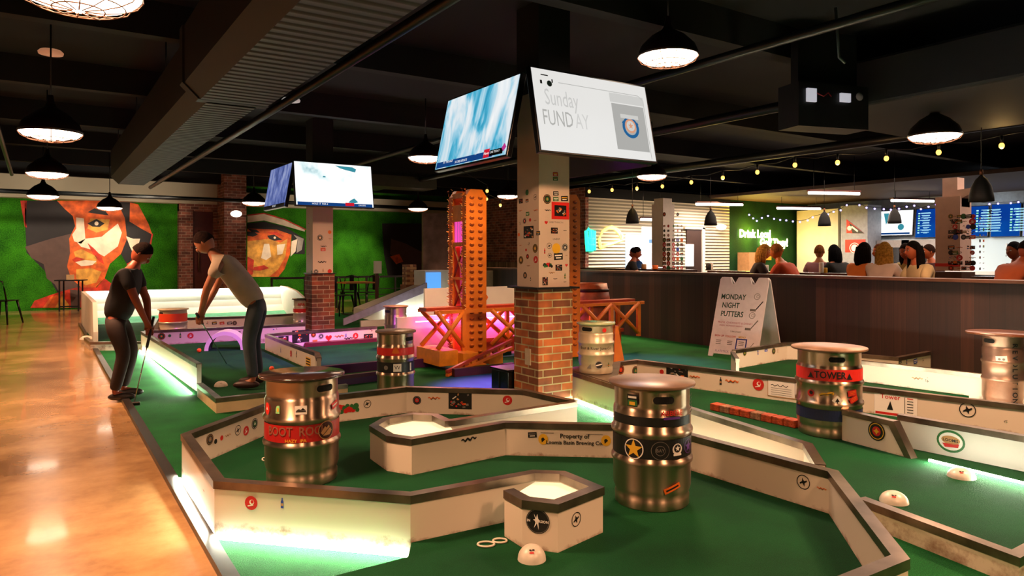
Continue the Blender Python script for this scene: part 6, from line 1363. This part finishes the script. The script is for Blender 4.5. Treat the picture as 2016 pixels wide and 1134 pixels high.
    for s in 'LR':
        b = len(V3); V3 += [J['hi' + s], J['kn' + s], Vector(J['an' + s]) + Vector((0, 0, .02))]; E3 += [(1, b), (b, b + 1), (b + 1, b + 2)]; R3 += [.098 * fat, .074, .06]
    me = skinned(V3, E3, R3, sub); o = MB().add(me, pm, lambda v: v).build('trousers'); [setattr(f, 'use_smooth', True) for f in o.data.polygons]; o.parent = t
    fd = Vector(J.get('toe', (0, 1, 0)))
    for s in 'LR':
        a = Vector(J['an' + s]); z = a.z; c = a + fd * .07 - Vector((0, 0, .035)); ang = atan2(-fd.x, fd.y)
        M = Matrix.Translation(c) @ Matrix.Rotation(ang, 4, 'Z') @ Matrix.Diagonal((.05, .135, .045, 1))
        mb = MB(); mb.lathe([(max(0, cos(-pi / 2 + pi * k / 8)), max(-.8, sin(-pi / 2 + pi * k / 8))) for k in range(9)], mat('shoe_' + shoes, shoes, rough=.5), 14, M=M); o = mb.build('shoe'); o.parent = t
    return t
def seated(lean=.1, arms=.3, look=0, nod=.1, up=.0, spread=.2, side=0):
    z = .68; ch = Vector((side, lean, z + .42)); nk = Vector((side, lean * 1.25, z + .57)); 
    J = dict(pelvis=(0, 0, z + .06), belly=(side * .5, lean * .4, z + .22), chest=ch, neck=nk, head=nk + Vector((0, .03 + nod * .1, .155)), look=look, nod=nod)
    for s, k in (('L', -1), ('R', 1)):
        J['sh' + s] = ch + Vector((k * .165, -.01, .075)); J['el' + s] = ch + Vector((k * (.21 + spread * .2), .12, -.17)); J['wr' + s] = ch + Vector((k * .09, .12 + arms, -.13 + up))
        J['hi' + s] = (k * .1, .06, z + .03); J['kn' + s] = (k * .14, .44, z + .02); J['an' + s] = (k * .12, .40, .32)
    return J
def place(px, Z, rz, J, label, shirt, pants='1b1d24', hairc='1c120d', hair='short', skin='b0643c', **kw):
    p = gz(px, Z, 0); t = person(label, (p.x, p.y, 0), rz, J, shirt, pants, hairc, hair, skin, group=None, **kw)
    s = thing('bar_stool', 'dark bar stool under the ' + label.replace('person ', 'person ').split(',')[0], 'stool', (p.x, p.y, 0), rz, None)
    adopt_l(MB().lathe([(0, .60), (.17, .60), (.18, .615), (.17, .635), (0, .64)], M_black, 20).build('seat'), s)
    for a in (.8, 2.35, 3.9, 5.5): adopt_l(MB().tube([(.12 * cos(a), .12 * sin(a), .6), (.2 * cos(a), .2 * sin(a), 0)], .013, M_black, 6).build('leg'), s)
    adopt_l(MB().tube([(.165 * cos(2 * pi * k / 16), .165 * sin(2 * pi * k / 16), .26) for k in range(17)], .01, M_black, 6).build('foot_ring'), s)
    return t
# facing helpers: rz such that local +Y points image-right etc.
RIGHT = -pi / 2 - YAW; LEFT = pi / 2 - YAW; AWAY = -YAW; TOCAM = pi - YAW
def bar(px, X, *a, **k): place(px, X / (FX + (px - 1008) / FPX * RX), *a, scale=.98, **k)
bar(1233, 9.8, RIGHT - .1, seated(.12, .3, nod=.25), 'person in a black t-shirt leaning on the table, left end of the bar', '15161a', hairc='140e0c', skin='9a4f30')
bar(1266, 10.9, LEFT, seated(.12, .25, nod=.2), 'person in a bright blue shirt facing the one in black', '2f5fa8', hairc='2a140e', skin='a8482e')
bar(1480, 9.35, RIGHT - .2, seated(.12, .3, nod=.15), 'person with blond hair in a dark shirt, under the yellow neon words', '1c1513', hairc='b98840', hair='mid', skin='d08a50')
bar(1573, 9.3, AWAY + .7, seated(.25, .3, nod=.2), 'person in a coral shirt hunched over the table, seen from behind', 'd4502a', hairc='c07a40', skin='d8762e', fat=1.18)
bar(1612, 10.8, AWAY - .5, seated(.05, .25, nod=0), 'person in a mauve shirt turned toward the pale partition', '8f5f68', hairc='7a4a26', skin='b8784c')
bar(1658, 10.8, AWAY + .3, seated(.12, .25), 'person in a black jacket beside the mauve shirt', '0c0e12', hairc='0c0c0e', hair='mid', long_sleeve=True, fat=1.1)
bar(1691, 9.35, RIGHT + .4, seated(.05, .2, nod=.1), 'person with dark hair in an orange sleeveless top', 'd8742a', hairc='140e0c', hair='mid', skin='cf6a34')
bar(1730, 9.25, RIGHT + .7, seated(.12, .3, nod=.1), 'person with wavy blond hair in a pale blouse', 'cdb6ac', hairc='a87a34', hair='long', long_sleeve=True, skin='d08a60')
bar(1746, 10.9, LEFT, seated(.06, .2), 'person in dark clothes facing left behind the blond hair', '24222a', hairc='6a3a1c', skin='d86a30')
bar(1800, 10.85, LEFT + .5, seated(.12, .3, nod=.3), 'person with dark curls in a tan top, leaning left', 'b59a5a', hairc='241a16', hair='mid', skin='b8603a')
bar(1825, 9.3, LEFT + .1, seated(.12, .25, nod=.1), 'person with long black hair and a beige top, left of the right pillar', 'c4b088', hairc='120c0c', hair='long', skin='b8603a')
bar(1848, 12.0, LEFT, seated(.1, .2), 'person in a maroon shirt close to the right pillar', '4a1a1c', hairc='2a1712', skin='c06034')
bar(1966, 9.35, RIGHT + .3, seated(.3, .3, nod=.4), 'person in a rust striped shirt bent low, right of the right pillar', 'a04a22', hairc='141015', skin='a04a2a', fat=1.2)
bar(2020, 10.8, LEFT + .2, seated(.12, .25), 'person in navy at the right edge of the bar', '171c34', hairc='101016', skin='a85a38')
# two players on the course
def standing(lean=.25, knees=.05, reach=.3, look=0, nod=.6, hz=.9, drop=.0):
    pv = Vector((0, -.06, hz)); ch = Vector((0, -.04 + lean, hz + .41 - lean * .15)); nk = ch + Vector((0, lean * .28, .145 - lean * .03))
    J = dict(pelvis=pv, belly=pv.lerp(ch, .45), chest=ch, neck=nk, head=nk + Vector((0, .06 + lean * .12, .14 - lean * .03)), look=look, nod=nod)
    for s, k in (('L', -1), ('R', 1)):
        J['sh' + s] = ch + Vector((k * .17, .0, .07)); J['el' + s] = ch + Vector((k * .18, .08 + reach * .25, -.22)); J['wr' + s] = ch + Vector((k * .03, .10 + reach * .6, -.46 - drop))
        J['hi' + s] = (k * .1, -.04, hz - .05); J['kn' + s] = (k * .12, .03 + knees, .50); J['an' + s] = (k * .13, -.02, .085)
    return J
def putter(grip, head, label):
    t = thing('putter', label, 'putter', (head.x, head.y, 0)); g, h = Vector(grip), Vector(head)
    adopt(MB().tube([g + (g - h).normalized() * .12, g + (h - g).normalized() * .18], .013, K_, 8).build('grip'), t); adopt(MB().tube([g, h], .006, mat('shaft_steel', 'b8b0a8', rough=.25, metal=1), 6).build('shaft'), t)
    adopt(MB().box((-.05, -.018, -.0), (.05, .018, .028), mat('putter_head', '2a2622', rough=.3, metal=.8), M=Matrix.Translation((h.x, h.y, .005)) @ Matrix.Rotation(-YAW + .5, 4, 'Z'), bev=.006).build('club_head'), t)
p = gp(238, 786); J = standing(.13, .04, .12, nod=.8, hz=.86); rz1 = RIGHT + .2
person('person in a dark t-shirt standing at the left curb, looking down', (p.x, p.y, 0), rz1, J, '17161b', '2a1a17', '1a0f0c', skin='8f4226', sub=2, fat=1.08, shoes='241a18', scale=.87)
hand = Vector((p.x, p.y, 0)) + Matrix.Rotation(rz1, 3, 'Z') @ (Vector(J['wrR']) + Vector((-.03, .03, -.06))) * .87
putter(hand, gp(263, 799, 0), 'thin putter held by the person in the dark t-shirt')
p = gp(500, 762, D); J = standing(.34, .0, .2, nod=.7, hz=.9); rz2 = LEFT + .15
person('person in a beige t-shirt and jeans bending over on the tunnel lane', (p.x, p.y, D), rz2, J, 'b5a38f', '3f4a50', '2a1a16', skin='a8694a', sub=2, shoes='3a1d1a', scale=.9)
hand = Vector((p.x, p.y, D)) + Matrix.Rotation(rz2, 3, 'Z') @ (Vector(J['wrR']) + Vector((-.03, .03, -.06))) * .9
putter(hand, gp(446, 716, D), 'thin putter held by the person in jeans')
